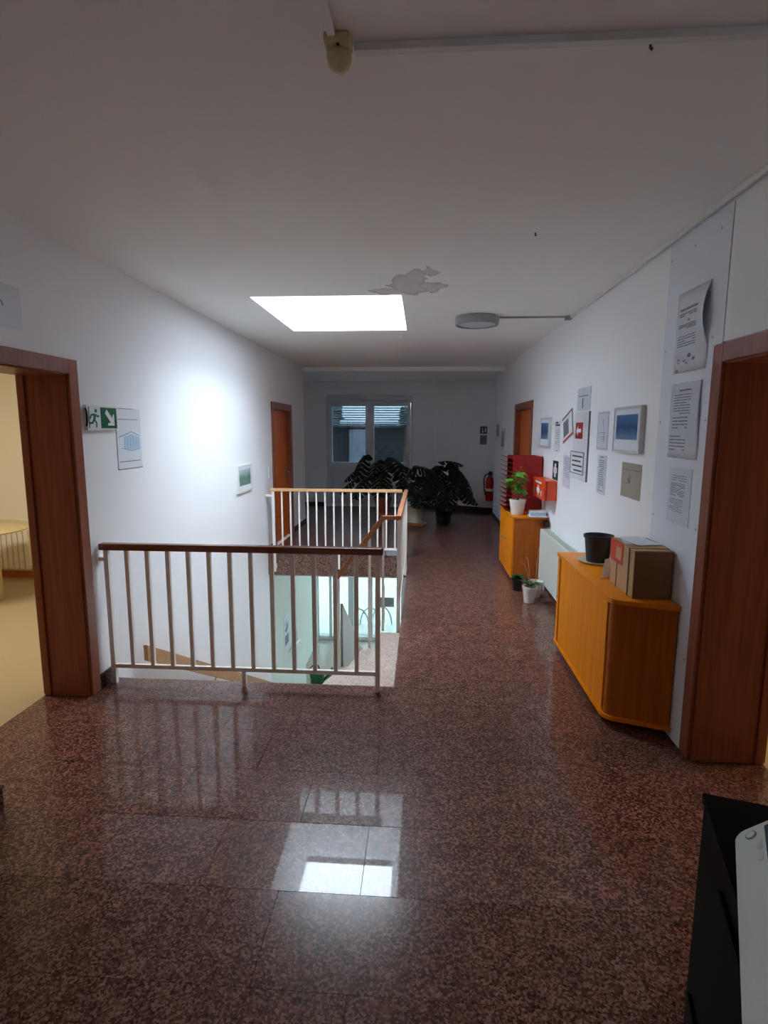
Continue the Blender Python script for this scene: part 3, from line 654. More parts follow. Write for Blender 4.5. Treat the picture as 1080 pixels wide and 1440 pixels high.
# wall handrail in the stairwell
t = thing('wall_handrail', 'light wooden board handrail sloping down the left stairwell wall', 'handrail', (XL, 5.0, -.5))
obj('rail_board', MB().prism([(XL+.05, 3.82, .105), (XL+.05, 3.82, -.015), (XL+.05, 7.86, -2.29), (XL+.05, 7.86, -2.17)], (.03, 0, 0)), M['railw'], t)
for y in (3.95, 5.2, 6.5, 7.6):
    z = .105-(y-3.82)*.563-.10
    obj('bracket', MB().tube([(XL+.001, y, z-.06), (XL+.035, y, z-.06), (XL+.06, y, z-.005)], .008), M['silver'], t, smooth=True)
t = thing('wall_handrail', 'short white lower handrail on the greenish stairwell wall', 'handrail', (XL, 8.7, -2.2))
obj('rail_tube', MB().tube([(XL+.06, 8.25, -1.78), (XL+.06, 8.95, -1.86)], .022, 10), M['white'], t, smooth=True)
obj('bracket', MB().tube([(XL+.001, 8.6, -1.9), (XL+.06, 8.6, -1.83)], .01), M['white'], t)
p = LW(8.15, -1.62); t = thing('stairwell_poster', 'grey and white poster low on the stairwell wall behind the railing', 'poster', (XL, 8.3, -1.6))
obj('sheet', p.rect(MB(), 0, .34, -.12, .42, .001, .003), M['sleeve'], t)
obj('print', p.poly(p.poly(p.rect(MB(), .05, .28, -.06, .10, .003, .0036), [(.05,.2),(.13,.24),(.16,.38),(.2,.24),(.3,.3),(.24,.16),(.12,.14)], .003, .0036), [(.04,.30),(.1,.34),(.07,.26)], .003, .0036), M['greyink'], t)
# watering can on the lower floor
t = thing('watering_can', 'dark green plastic watering can on the floor below', 'watering can', (-1.98, 9.9, ZB))
wx, wy = -1.93, 9.92
bd = MB().lathe([(.12, 0), (.135, .02), (.13, .16), (.11, .24), (.075, .27)], (wx, wy, ZB), 20, capt=True)
obj('body', bd, M['can'], t, smooth=True)
obj('spout', MB().tube([(wx+.11, wy, ZB+.06), (wx+.2, wy, ZB+.16), (wx+.28, wy, ZB+.29)], [.03, .02, .014], 10), M['can'], t, smooth=True)
obj('rose', MB().tube([(wx+.27, wy, ZB+.28), (wx+.30, wy, ZB+.31)], [.016, .035], 12), M['can'], t, smooth=True)
obj('handle', MB().tube([(wx+.05, wy, ZB+.26), (wx+.02, wy, ZB+.36), (wx-.07, wy, ZB+.37), (wx-.15, wy, ZB+.28), (wx-.13, wy, ZB+.10)], .012, 8), M['can'], t, smooth=True)

# ================================================================== CEILING FITTINGS
t = thing('ceiling_lamp', 'round flat ceiling lamp with grey ring right of the skylight', 'lamp', (.515, 5.62, ZC))
obj('ring', MB().lathe([(.165, -.002), (.205, -.002), (.21, -.03), (.205, -.078), (.185, -.08), (.183, -.05)], (.515, 5.62, ZC), 40, capb=False), M['grey'], t, smooth=True)
obj('diffuser', MB().lathe([(.184, -.055), (.184, -.066), (.12, -.082), (.0005, -.088)], (.515, 5.62, ZC), 40, capb=True), M['diff'], t, smooth=True)
t = thing('cable_duct', 'thin grey cable duct from the round lamp to the right wall', 'cable duct', (1.0, 5.6, ZC))
obj('duct', MB().box(.728, 1.36, 5.605, 5.625, ZC-.016, ZC-.0005, .002), M['grey'], t)
obj('junction_box', MB().box(1.35, 1.408, 5.58, 5.65, ZC-.035, ZC-.0005, .004), M['grey'], t)
single('cable_duct', MB().box(-.205, XR-.001, 1.725, 1.752, ZC-.022, ZC-.0005, .002), M['white'], 'long cable duct across the near ceiling to the right', 'cable duct', (.6, 1.74, ZC))
single('cable_duct', MB().box(-.272, -.250, -2.9, 1.67, ZC-.018, ZC-.0005, .002), M['white'], 'white cable duct running back above the camera from the sensor', 'cable duct', (-.26, 1.0, ZC))
single('cable_duct', MB().box(XR-.03, XR-.0105, -2.9, 5.57, ZC-.03, ZC-.0005, .003), M['white'], 'white cable duct along the top of the right wall', 'cable duct', (XR, 2, ZC))
t = thing('motion_sensor', 'yellowed round motion sensor on the near ceiling', 'sensor', (-.25, 1.72, ZC))
obj('base', MB().box(-.285, -.21, 1.675, 1.745, ZC-.022, ZC-.0005, .006), M['cream'], t)
obj('lens', MB().lathe([(.034, -.022), (.036, -.035), (.03, -.055), (.018, -.066), (.0005, -.07)], (-.248, 1.735, ZC), 20, capb=True), M['cream'], t, smooth=True)
obj('indicator', MB().box(-.25, -.242, 1.690, 1.698, ZC-.025, ZC-.022), M['black'], t)
t = thing('smoke_detector', 'small white detector beside the skylight far corner', 'detector', (-.243, 6.5, ZC))
obj('base', MB().lathe([(.05, -.0005), (.05, -.012)], (-.243, 6.5, ZC), 20, capt=True), M['white'], t)
obj('head', MB().lathe([(.035, -.0121), (.04, -.03), (.02, -.045), (.0005, -.047)], (-.243, 6.5, ZC), 20), M['white'], t, smooth=True)
for x, y, l in ((.608, 3.30, 'small dark screw hook in the ceiling before the skylight'), (.625, 1.78, 'tiny dark screw hook beside the long near ceiling duct')):
    single('screw_hook', MB().tube([(x, y, ZC-.0002), (x, y, ZC-.012), (x+.006, y, ZC-.018)], .004, 6), M['black'], l, 'hook', (x, y, ZC))

# ================================================================== LEFT WALL
def text_lines(pl, mb, u0, u1, v1, n, dv, h, seed, n0=.0, t=.0006):
    rr = random.Random(seed)
    for i in range(n):
        a = u0; v = v1-i*dv
        while a < u1-.01:
            b = min(u1, a+rr.uniform(.02, .07)*(u1-u0)/.16)
            if rr.random() < .9: pl.rect(mb, a, b, v-h, v, n0, n0+t)
            a = b+.006
        if rr.random() < .25: u1_ = u0+(u1-u0)*rr.uniform(.4, .9)
    return mb
# exit sign
p = LW(3.37, 1.69, .001); t = thing('exit_sign', 'green running-man exit sign with arrow beside the left doorway', 'sign', (XL, 3.54, 1.69))
obj('plate', p.rect(MB(), 0, .345, 0, .155, 0, .022), M['white'], t)
obj('green_field', p.rect(MB(), .145, .335, .012, .145, .022, .0235), M['green'], t)
obj('pictogram_field', p.rect(MB(), .012, .145, .012, .145, .022, .0232), M['paper'], t)
a = MB()   # running figure
for pts in ([(.068,.105),(.096,.100),(.082,.062),(.060,.066)], [(.060,.070),(.078,.064),(.056,.040),(.022,.036),(.022,.050),(.048,.052)],
            [(.066,.068),(.084,.064),(.104,.046),(.098,.016),(.086,.018),(.090,.042)], [(.070,.104),(.066,.092),(.044,.088),(.034,.068),(.024,.074),(.038,.100)],
            [(.088,.102),(.096,.090),(.108,.080),(.128,.084),(.130,.094),(.112,.094)]):
    p.poly(a, pts, .0232, .0242)
p.poly(a, [(.094+.012*math.cos(2*PI*i/12), .122+.012*math.sin(2*PI*i/12)) for i in range(12)], .0232, .0242)
p.poly(a, [(.012,.012),(.022,.012),(.022,.145),(.012,.145)], .0232, .0242)
obj('running_figure', a, M['green'], t)
a = MB()   # arrow pointing down to the right
p.poly(a, [(.302,.030),(.302,.105),(.284,.098),(.284,.058)], .0235, .0245); p.poly(a, [(.302,.030),(.284,.048),(.232,.048),(.222,.030)], .0235, .0245)
p.line(a, (.205,.122), (.286,.050), .034, .0235, .0246)
obj('arrow', a, M['paper'], t)
a = MB().tube([(XL+.018, 3.366, 1.825), (XL+.026, 3.362, 1.80), (XL+.026, 3.362, 1.745), (XL+.018, 3.366, 1.715)], .006, 8)
obj('spring_clip', a, M['black'], t)
# sketch sheet
p = LW(3.725, 1.415, .001); t = thing('sketch_sheet', 'large paper with blue building sketch right of the exit sign', 'paper', (XL, 3.9, 1.4))
obj('sheet', p.rect(MB(), 0, .34, 0, .425, 0, .002), M['paper'], t)
a = MB()
p.line(a, (.03,.225), (.20,.262), .006, .002, .0028); p.line(a, (.20,.262), (.31,.235), .006, .002, .0028)
for u in (.10,.14,.18,.22,.26,.30): p.line(a, (u,.15), (u,.22+.02*(u>.15)), .004, .002, .0028)
p.line(a, (.06,.15), (.20,.125), .004, .002, .0028); p.line(a, (.20,.125), (.31,.14), .004, .002, .0028)
obj('drawing', a, M['blueink'], t)
obj('wash', p.poly(MB(), [(.10,.14),(.20,.13),(.31,.14),(.31,.22),(.20,.245),(.10,.23)], .002, .0024), M['lightblue'], t)
a = MB(); p.rect(a, .02, .30, .348, .351, .002, .0028); p.rect(a, .02, .31, .052, .056, .002, .0028); p.rect(a, 0, .34, 0, .003, .002, .0028); p.rect(a, 0, .003, 0, .425, .002, .0028); p.rect(a, 0, .24, .422, .425, .002, .0028)
obj('lines', a, M['ink'], t)
# blank plate near the ceiling
p = LW(2.36, 2.205, .001); t = thing('wall_plate', 'blank pale plate high on the left wall above the doorway', 'plate', (XL, 2.6, 2.2))
obj('plate', p.rect(MB(), 0, .525, 0, .212, 0, .006), M['board'], t)
a = MB(); q = [(.36+.035*math.cos(x), .10+.03*math.sin(x)) for x in [PI*i/8 for i in range(9)]]
for i in range(8): p.line(a, q[i], q[i+1], .008, .006, .0068)
obj('faint_mark', a, M['greyink'], t)
# framed picture, switch
def picture(name, pl, w, h, photo_mat, label, fw=.02, th=.022, mat_=M['white'], border=.05, group=None):
    t = thing(name, label, 'picture', pl.O, group)
    obj('backing', pl.rect(MB(), .004, w-.004, .004, h-.004, 0, th-.004), M['board'], t)
    a = MB(); pl.rect(a, 0, fw, 0, h, 0, th); pl.rect(a, w-fw, w, 0, h, 0, th); pl.rect(a, fw, w-fw, 0, fw, 0, th); pl.rect(a, fw, w-fw, h-fw, h, 0, th)
    obj('picture_frame', a, mat_, t)
    obj('image', pl.rect(MB(), border, w-border, border*1.6, h-border, th-.004, th-.003), photo_mat, t)
    return t
picture('framed_picture', LW(6.18, .965, .001), .52, .315, M['pgreen'], 'framed green picture on the left wall above the stairwell', .03)
p = LW(7.50, 1.03, .001); t = thing('light_switch', 'white light switch left of the far left door', 'switch', p.O)
obj('plate', p.rect(MB(), 0, .085, 0, .165, 0, .010), M['white'], t)
obj('rocker', p.rect(MB(), .012, .073, .092, .153, .010, .016), M['white'], t); obj('rocker', p.rect(MB(), .012, .073, .012, .073, .010, .016), M['white'], t)
# dark corner at the left edge of the frame
t = thing('low_box', 'low dark block on the granite floor at the left edge', 'box', (-1.98, 2.08, 0))
obj('body', MB().box(XL+.016, -1.865, 1.86, 2.175, .001, .095, .004), M['base'], t)
obj('lid', MB().box(XL+.016, -1.86, 1.855, 2.18, .0955, .108, .003), M['base'], t)

# ================================================================== RIGHT WALL
# board fixed over the wall next to the near doorway
t = thing('wall_board', 'tall pale blue board screwed to the right wall beside the near doorway', 'board', (XR, 3.15, 0))
obj('panel', MB().prism([(XR-.009, y_, z_) for y_, z_ in ((3.46, .001), (3.46, 2.735), (2.806, 2.735), (2.806, DZ+.073), (2.868, DZ+.073), (2.868, .001))], (.0085, 0, 0)), M['board'], t)
obj('gap_shade', MB().box(XR-.003, XR-.0005, 2.7972, 2.8058, DZ+.075, 2.735), M['ink'], t)  # dark strip painted in as the shade of the open gap
a = MB()
for y in (2.90, 3.16, 3.43):
    for z in (.5, 1.2, 1.75, 2.15, 2.65): a.lathe([(.006, -.001), (.005, .0015)], (XR-.0105, y, z), 8, 'X', True, True)
obj('screw', a, M['silver'], t)
single('wall_board', MB().box(XR-.009, XR-.0005, 1.2, 2.797, DZ+.078, 2.735), M['wall'], 'pale panel above the near right doorway', 'board', (XR, 2, 2.1))
def sheet(name, y1, y0, z0, z1, label, lines, n=.0095, mat=M['sleeve'], curl=0, ink=M['greyink'], seed=1, cat='paper', border=False, extra=None):
    """paper on the right wall; y1 = left edge as seen"""
    w, h = y1-y0, z1-z0; p = RW(y1, z0, n); t = thing(name, label, cat, p.O)
    if curl:
        nu, nv = 10, 8; mb = MB(); vs = []
        for j in range(nv+1):
            for i in range(nu+1):
                u, v = i/nu, j/nv
                vs.append(p.p(u*w*(1-.03*max(0, v-.3)*(u>.9)), v*h, .0012+curl*max(0, u-.55)**2*math.sin(PI*min(1, max(0, (v-.25)/.75)))*4))
        mb.add(vs, [(j*(nu+1)+i, j*(nu+1)+i+1, (j+1)*(nu+1)+i+1, (j+1)*(nu+1)+i) for j in range(nv) for i in range(nu)])
        o = obj('sheet', mb, mat, t, smooth=True)
        md = o.modifiers.new('thickness', 'SOLIDIFY'); md.thickness = .0008; md.offset = 0
        n0 = .002
    else:
        obj('sheet', p.rect(MB(), 0, w, 0, h, 0, .0018), mat, t); n0 = .0018
    a = MB()
    for (u0, u1, v, cnt, dv, lh) in lines: text_lines(p, a, u0*w, u1*w, v*h, cnt, dv*h, lh*h, seed+int(v*100), n0, .0007)
    if extra: extra(p, a, w, h, n0)
    if border:
        for q in ((0.04*w,.96*w,.03*h,.04*h), (.04*w,.96*w,.96*h,.97*h), (.04*w,.055*w,.03*h,.97*h), (.945*w,.96*w,.03*h,.97*h)): p.rect(a, *q, n0, n0+.0006)
    if a.v: obj('print', a, ink, t)
    return t
def blobs(p, a, w, h, n0):
    for (u, v, r) in ((.48,.20,.045), (.62,.15,.035), (.12,.03,.035)):
        p.poly(a, [(u*w+r*w*1.3*math.cos(2*PI*i/8), v*h+r*h*.6*math.sin(2*PI*i/8)) for i in range(8)], n0, n0+.0006)
    for (u, v) in ((.12,.16),(.12,.12),(.3,.13),(.38,.1)): p.rect(a, u*w, u*w+.07*w, v*h, v*h+.02*h, n0, n0+.0006)
sheet('notice_sheet', 3.305, 2.94, 2.01, 2.435, 'topmost notice on the board, right edge curling, with bold heading', [(.1,.75,.80,1,.03,.028), (.08,.75,.74,2,.025,.014), (.08,.42,.655,1,.03,.026), (.08,.8,.60,3,.022,.014), (.08,.75,.46,5,.03,.012)], curl=.045, seed=3, extra=blobs, ink=M['greyink'])
sheet('notice_sheet', 3.305, 2.955, 1.55, 1.955, 'middle notice on the board, densely printed in one block', [(.12,.72,.91,1,.03,.018), (.12,.68,.85,8,.035,.012), (.12,.62,.55,4,.045,.016), (.06,.6,.30,5,.045,.014)], curl=.012, seed=5)
sheet('notice_sheet', 3.255, 2.985, 1.19, 1.50, 'lowest notice on the board, a pale printed table', [(.15,.8,.86,3,.04,.012), (.12,.75,.72,8,.03,.014), (.12,.7,.44,7,.035,.012)], seed=9)
picture('framed_picture', RW(4.18, 1.55, .001), .505, .31, M['pblue'], 'largest blue framed picture on the right wall, nearest the camera', .018, .03, M['pale'], .055)
sheet('sketch_in_sleeve', 4.03, 3.675, 1.245, 1.48, 'brown sketch in a clear sleeve under the large blue picture', [], n=.0005, mat=M['kraft'], seed=2, ink=M['ink'],
      extra=lambda p, a, w, h, n0: [p.line(a, (.35*w,.55*h), (.45*w,.42*h), .008, n0, n0+.0007), p.line(a, (.45*w,.42*h), (.42*w,.66*h), .006, n0, n0+.0007), p.line(a, (.30*w,.42*h), (.36*w,.40*h), .006, n0, n0+.0007), p.rect(a, .06*w, .94*w, .80*h, .81*h, n0, n0+.0005)])
sheet('plan_sheet', 4.64, 4.37, 1.545, 1.845, 'pale framed line plan left of the large blue picture', [(.2,.8,.35,2,.06,.01)], n=.0005, seed=12, border=True,
      extra=lambda p, a, w, h, n0: [p.line(a, (.5*w,.8*h), (.62*w,.45*h), .004, n0, n0+.0006), p.line(a, (.2*w,.45*h), (.8*w,.45*h), .003, n0, n0+.0006), p.line(a, (.62*w,.45*h), (.6*w,.2*h), .006, n0, n0+.0006)])
sheet('list_sheet', 4.58, 4.37, 1.20, 1.505, 'narrow printed list below the pale line plan', [(.3,.7,.97,1,.05,.03), (.2,.8,.88,16,.052,.022)], n=.0005, seed=14, ink=M['greyink'])
# white sign board with arrow and framed list
t = thing('sign_board', 'tall white sign board with red arrow sign and framed list', 'board', (XR, 5.05, 1.25))
p = RW(5.29, 1.26, .0005); W_, H_ = .44, .60
obj('plate', p.rect(MB(), 0, W_, 0, H_, 0, .016), M['white'], t)
obj('dark_edge', p.rect(MB(), W_, W_+.004, 0, H_, 0, .014), M['greyink'], t)
p2 = RW(5.27, 1.87, .0005)
ts = thing('clear_sleeve', 'clear sleeve with a number card above the white sign board', 'paper', p2.O)
obj('sleeve', p2.rect(MB(), 0, .40, 0, .20, 0, .004), M['sleeve'], ts)
obj('print', p2.rect(p2.rect(MB(), .05, .33, .125, .130, .004, .005), .17, .19, .02, .11, .004, .005), M['ink'], ts)
a = Plane(p.p(.07, .365, .016), p.U, p.V, p.N)
s = obj('arrow_sign', a.rect(MB(), 0, .22, 0, .142, 0, .003), M['red'], t)
b = MB(); a.poly(b, [(.03,.071),(.085,.025),(.085,.055),(.175,.055),(.175,.087),(.085,.087),(.085,.117)], .003, .004)
obj('white_arrow', b, M['paper'], s)
a = Plane(p.p(-.05, .05, .016), p.U, p.V, p.N); b = MB()
for q in ((0,.42,0,.008),(0,.42,.192,.2),(0,.008,.008,.192),(.412,.42,.008,.192)): a.rect(b, *q, 0, .006)
s = obj('list_frame', b, M['greyink'], t)
obj('list_backing', a.rect(MB(), .008, .412, .008, .192, 0, .003), M['white'], s)
b = MB(); text_lines(a, b, .06, .38, .165, 4, .042, .014, 21, .003); obj('list_text', b, M['ink'], s)
# tilted card with plum border
p = RW(5.78, 1.64, .0005).turned(math.radians(17)); p.O = Vector((XR-.012, 5.78, 1.70))
p = Plane((XR-.003, 5.70, 1.565), (0,-.96,.28), (0,.28,.96), (-1,0,0))
t = thing('tilted_card', 'tilted white card with plum and red border left of the arrow sign', 'card', p.O)
obj('card', p.rect(MB(), 0, .37, 0, .25, 0, .004), M['paper'], t)
b = MB(); p.rect(b, .35, .37, 0, .25, .004, .006); p.rect(b, .0, .35, .232, .25, .004, .006); obj('plum_border', b, M['plum'], t)
obj('red_border', p.rect(MB(), 0, .35, 0, .022, .004, .006), M['red'], t)
obj('grey_photo', p.rect(MB(), .03, .22, .05, .20, .004, .0046), M['greyink'], t)
sheet('leaflet', 6.09, 5.85, 1.475, 1.79, 'narrow white leaflet with dark header beside the small blue picture', [(.1,.9,.98,2,.08,.045), (.1,.6,.05,1,.05,.03), (.15,.8,.75,9,.06,.01)], n=.0005, mat=M['paper'], seed=31, ink=M['ink'])
picture('framed_picture', RW(6.72, 1.51, .001), .47, .325, M['pblue'], 'smaller blue framed picture just right of the far right door', .02, .03, M['pale'], .055)
sheet('list_sheet', 5.67, 5.40, 1.145, 1.46, 'faint printed list under the tilted card', [(.15,.85,.92,13,.05,.014)], n=.0005, seed=33)
p = RW(6.10, 1.18, .001); t = thing('first_aid_sign', 'dark green first aid sign with white cross above the orange box', 'sign', p.O)
obj('plate', p.rect(MB(), 0, .23, 0, .20, 0, .003), M['dgreen'], t)
obj('cross', p.poly(MB(), [(.085,.03),(.145,.03),(.145,.07),(.19,.07),(.19,.13),(.145,.13),(.145,.17),(.085,.17),(.085,.13),(.04,.13),(.04,.07),(.085,.07)], .003, .004), M['paper'], t)
t = thing('first_aid_box', 'orange-red plastic first aid box mounted on the right wall', 'box', (XR, 6.1, 1.07))
obj('body', MB().box(1.30, XR-.001, 5.87, 6.42, .965, 1.175, .012), M['orange'], t)
obj('lid', MB().box(1.275, 1.2995, 5.865, 6.425, .96, 1.18, .01), M['orange'], t)
p = Plane((1.2745, 6.42, .965), (0,-1,0), (0,0,1), (-1,0,0)); b = MB()
p.poly(b, [(.20,.06),(.25,.06),(.25,.03),(.30,.03),(.30,.06),(.35,.06),(.35,.11),(.30,.11),(.30,.14),(.25,.14),(.25,.11),(.20,.11)], 0, .001); p.rect(b, .12, .43, .165, .185, 0, .001)
obj('white_marking', b, M['paper'], t)
obj('latch', MB().box(1.268, 1.2745, 5.95, 5.99, 1.0, 1.06, .002).box(1.268, 1.2745, 6.32, 6.36, 1.0, 1.06, .002), M['white'], t)
p = RW(10.72, 1.50, .001); picture('framed_picture', p, .50, .34, M['pgray'], 'dim grey framed picture farthest along the right wall', .03)
picture('framed_picture', RW(10.05, 1.33, .001), .46, .40, M['pgray'], 'dim grey framed picture between the farthest picture and the far right door', .03)

# ---- radiator
t = thing('panel_radiator', 'cream flat panel radiator between the two wooden cabinets', 'radiator', (1.35, 5.2, .1))
obj('panel', MB().box(1.285, 1.305, 4.55, 5.98, .10, .64, .006), M['rad'], t)
obj('panel', MB().box(1.355, 1.375, 4.55, 5.98, .10, .64, .006), M['rad'], t)
b = MB().box(1.283, 1.377, 4.545, 4.553, .10, .65).box(1.283, 1.377, 5.977, 5.985, .10, .65); obj('end_cover', b, M['rad'], t)
b = MB().box(1.285, 1.293, 4.553, 5.977, .641, .652).box(1.367, 1.375, 4.553, 5.977, .641, .652)
for i in range(56): b.box(1.293, 1.367, 4.56+i*.0253, 4.568+i*.0253, .643, .650)
obj('top_grille', b, M['rad'], t)
b = MB()
for i in range(44): b.box(1.306, 1.354, 4.58+i*.0318, 4.59+i*.0318, .13, .61)
o = obj('convector_fins', b, M['rad'], t); o['kind'] = 'stuff'
for y in (4.8, 5.7): obj('bracket', MB().box(1.375, XR-.001, y, y+.03, .15, .6), M['rad'], t)
obj('pipe', MB().tube([(1.33, 5.90, .10), (1.33, 5.90, .001)], .011), M['rad'], t)

# ---- near cabinet (tambour front, rounded near end)
CX, CY0, CY1, CT = 1.075, 3.10, 4.29, .765
t = thing('sideboard', 'long orange beech sideboard with rounded corner, nearest the camera', 'cabinet', (1.24, 3.7, 0))
def outline(x0, x1, y0, y1, r, seg=8):
    """plan of the sideboard: the near end runs at an angle to the wall, its corner with the front is rounded"""
    k = Vector((x0, y0)); e = (Vector((x1, y0-.11))-k).normalized()
    A, B = k+e*r, k+Vector((0, 1))*r
    return [(x1, y0-.11)] + [tuple(A*(1-q)**2+k*2*q*(1-q)+B*q*q) for q in [i/seg for i in range(seg+1)]] + [(x0, y1), (x1, y1)]
def slab(mb, x0, x1, y0, y1, r, z0, z1): return mb.prism([(x, y, z0) for x, y in outline(x0, x1, y0, y1, r)], (0, 0, z1-z0))
obj('top', slab(MB(), CX-.015, XR-.016, CY0-.02, CY1+.01, .07, CT-.026, CT), M['cab'], t, smooth=True)
obj('base_board', slab(MB(), CX-.012, XR-.016, CY0-.015, CY1+.01, .07, .045, .066), M['cab'], t, smooth=True)
obj('plinth', slab(MB(), CX+.06, XR-.03, CY0+.12, CY1-.03, .06, .001, .045), M['black'], t)
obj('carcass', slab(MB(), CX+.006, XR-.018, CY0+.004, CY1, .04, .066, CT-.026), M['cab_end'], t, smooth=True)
b = MB().box(CX-.003, CX+.006, CY0+.045, CY1-.075, .075, CT-.036); obj('tambour_door', b, M['cab'], t)
obj('edge_strip', MB().box(CX-.008, CX+.006, CY1-.06, CY1-.002, .067, CT-.027, .003), M['cab'], t)
obj('groove', MB().box(CX+.001, CX+.006, CY1-.074, CY1-.061, .067, CT-.027), M['tape'], t)
obj('lock', MB().lathe([(.009, 0), (.009, -.006)], (CX-.008, CY1-.03, .42), 12, 'X', True, True), M['silver'], t)
# things on it
t = thing('plant_pot', 'empty black plastic plant pot on a saucer on the near sideboard', 'pot', (1.265, 3.98, CT+.009))
obj('pot', MB().lathe([(.0, .0), (.075, 0), (.095, .17), (.103, .172), (.104, .19), (.096, .19), (.088, .165), (.072, .02), (.0, .015)], (1.265, 3.98, CT+.009), 28, capb=False), M['black'], t, smooth=True)
single('pot_saucer', MB().lathe([(.0, .0), (.115, 0), (.135, .018), (.129, .018), (.105, .008), (.0, .008)], (1.262, 3.98, CT+.0005), 32, capb=False), M['planter'], 'cream round saucer under the black plant pot', 'saucer', (1.262, 3.98, CT), smooth=True)
t = thing('cardboard_box', 'brown cardboard parcel with red label on the near sideboard', 'box', (1.3, 3.35, CT))
bx0, bx1, by0, by1, bz0, bz1 = 1.185, 1.395, 3.10, 3.47, CT+.0005, CT+.275
obj('carton', MB().box(bx0, bx1, by0, by1, bz0, bz1, .004), M['card'], t)
obj('end_flap', MB().box(bx0+.004, bx1-.003, by0-.003, by0-.0002, bz0+.004, bz1-.006), M['card_in'], t)
obj('top_flap', MB().box(bx0-.003, bx1, by0+.05, by1+.004, bz1+.0002, bz1+.004), M['card'], t)
obj('front_flap', MB().box(bx0-.0035, bx0-.0004, by0+.075, by1-.085, bz0+.004, bz1+.004), M['card'], t)
obj('strap', MB().box(bx0-.005, bx0-.0036, by0+.062, by0+.072, bz0, bz1+.005).box(bx0-.005, bx0-.0036, by1-.125, by1-.113, bz0, bz1+.005), M['tape'], t)
p = Plane((bx0-.0052, by1+.002, bz1-.125), (0,-1,0), (0,0,1), (-1,0,0)); b = MB()
p.rect(b, 0, .21, 0, .025, 0, .001); p.rect(b, 0, .21, .10, .125, 0, .001); p.rect(b, 0, .10, .025, .10, 0, .001); p.rect(b, .185, .21, .025, .10, 0, .001)
obj('red_label', b, M['label'], t)
obj('label_window', p.rect(MB(), .10, .185, .025, .10, 0, .0008), M['card'], t)
b = MB()
def leafsheet(cx, cy, z, w, l, ang, lift):
    vs = []; c_, s_ = math.cos(ang), math.sin(ang)
    for j in range(5):
        for i in range(2):
            u, v = (i-.5)*w, (j/4-.5)*l; vs.append((cx+u*c_-v*s_, cy+u*s_+v*c_, z+lift*(j/4)**2))
    m_ = MB().add(vs, [(j*2, j*2+1, j*2+3, j*2+2) for j in range(4)]); return m_
for i, (a_, x_, y_, lift, l_) in enumerate([(.25, 1.29, 3.32, .010, 'upper loose white sheet on the cardboard parcel'), (-.2, 1.28, 3.35, .003, 'lower loose white sheet on the cardboard parcel')]):
    o = single('paper_sheet', leafsheet(x_, y_, bz1+.006+.004*(1-i), .15, .21, a_, lift), M['paper'], l_, 'paper', (x_, y_, bz1+.005), 'loose sheets on the parcel')
    md = o.modifiers.new('thickness', 'SOLIDIFY'); md.thickness = .001
single('envelope', MB().prism([(1.15, 3.53, CT+.001), (1.21, 3.57, CT+.001), (1.225, 3.555, CT+.13), (1.165, 3.515, CT+.13)], (.003, -.004, 0)), M['paper'], 'white envelope leaning between black pot and cardboard parcel', 'envelope', (1.18, 3.63, CT))

# ---- far cabinet with letter trays
t = thing('sideboard', 'beech cabinet with two doors beyond the radiator, under the red trays', 'cabinet', (1.2, 6.65, 0))
FX, F0, F1, FT = 1.035, 6.17, 7.14, .75
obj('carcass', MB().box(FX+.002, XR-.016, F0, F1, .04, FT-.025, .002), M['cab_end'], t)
obj('plinth', MB().box(FX+.04, XR-.03, F0+.03, F1-.03, .001, .04), M['black'], t)
obj('top', MB().box(FX-.02, XR-.015, F0-.008, F1+.008, FT-.025, FT, .004), M['cab'], t)
for a_, b_, hy in ((F0+.003, 6.653, 6.61), (6.657, F1-.003, 6.70)):
    d = obj('door', MB().box(FX-.018, FX, a_, b_, .045, FT-.03, .002), M['cab'], t)
    obj('knob', MB().lathe([(.006, 0), (.006, -.012), (.012, -.016), (.010, -.024), (.0005, -.025)], (FX-.018, hy, .42), 12, 'X'), M['silver'], d, smooth=True)
t = thing('letter_tray_rack', 'red plastic letter tray rack standing on the far cabinet', 'tray rack', (1.22, 6.72, FT))
TY0, TY1, TX = 6.56, 6.98, 1.06
for a_, b_ in ((TY0, TY0+.012), (TY1-.012, TY1)): obj('side_panel', MB().box(TX, XR-.018, a_, b_, FT+.001, FT+.645, .002), M['redp'], t)
obj('back_panel', MB().box(XR-.026, XR-.018, TY0+.012, TY1-.012, FT+.001, FT+.645), M['redp'], t)
for i in range(12):
    z = FT+.012+i*.055
    b = MB().prism([(XR-.028, TY0+.0125, z), (TX-.02, TY0+.0125, z), (TX-.088, TY0+.0125, z+.026), (TX-.088, TY0+.0125, z+.031), (TX-.016, TY0+.0125, z+.005), (XR-.028, TY0+.0125, z+.005)], (0, TY1-TY0-.025, 0))
    obj('tray', b, M['redp'], t)
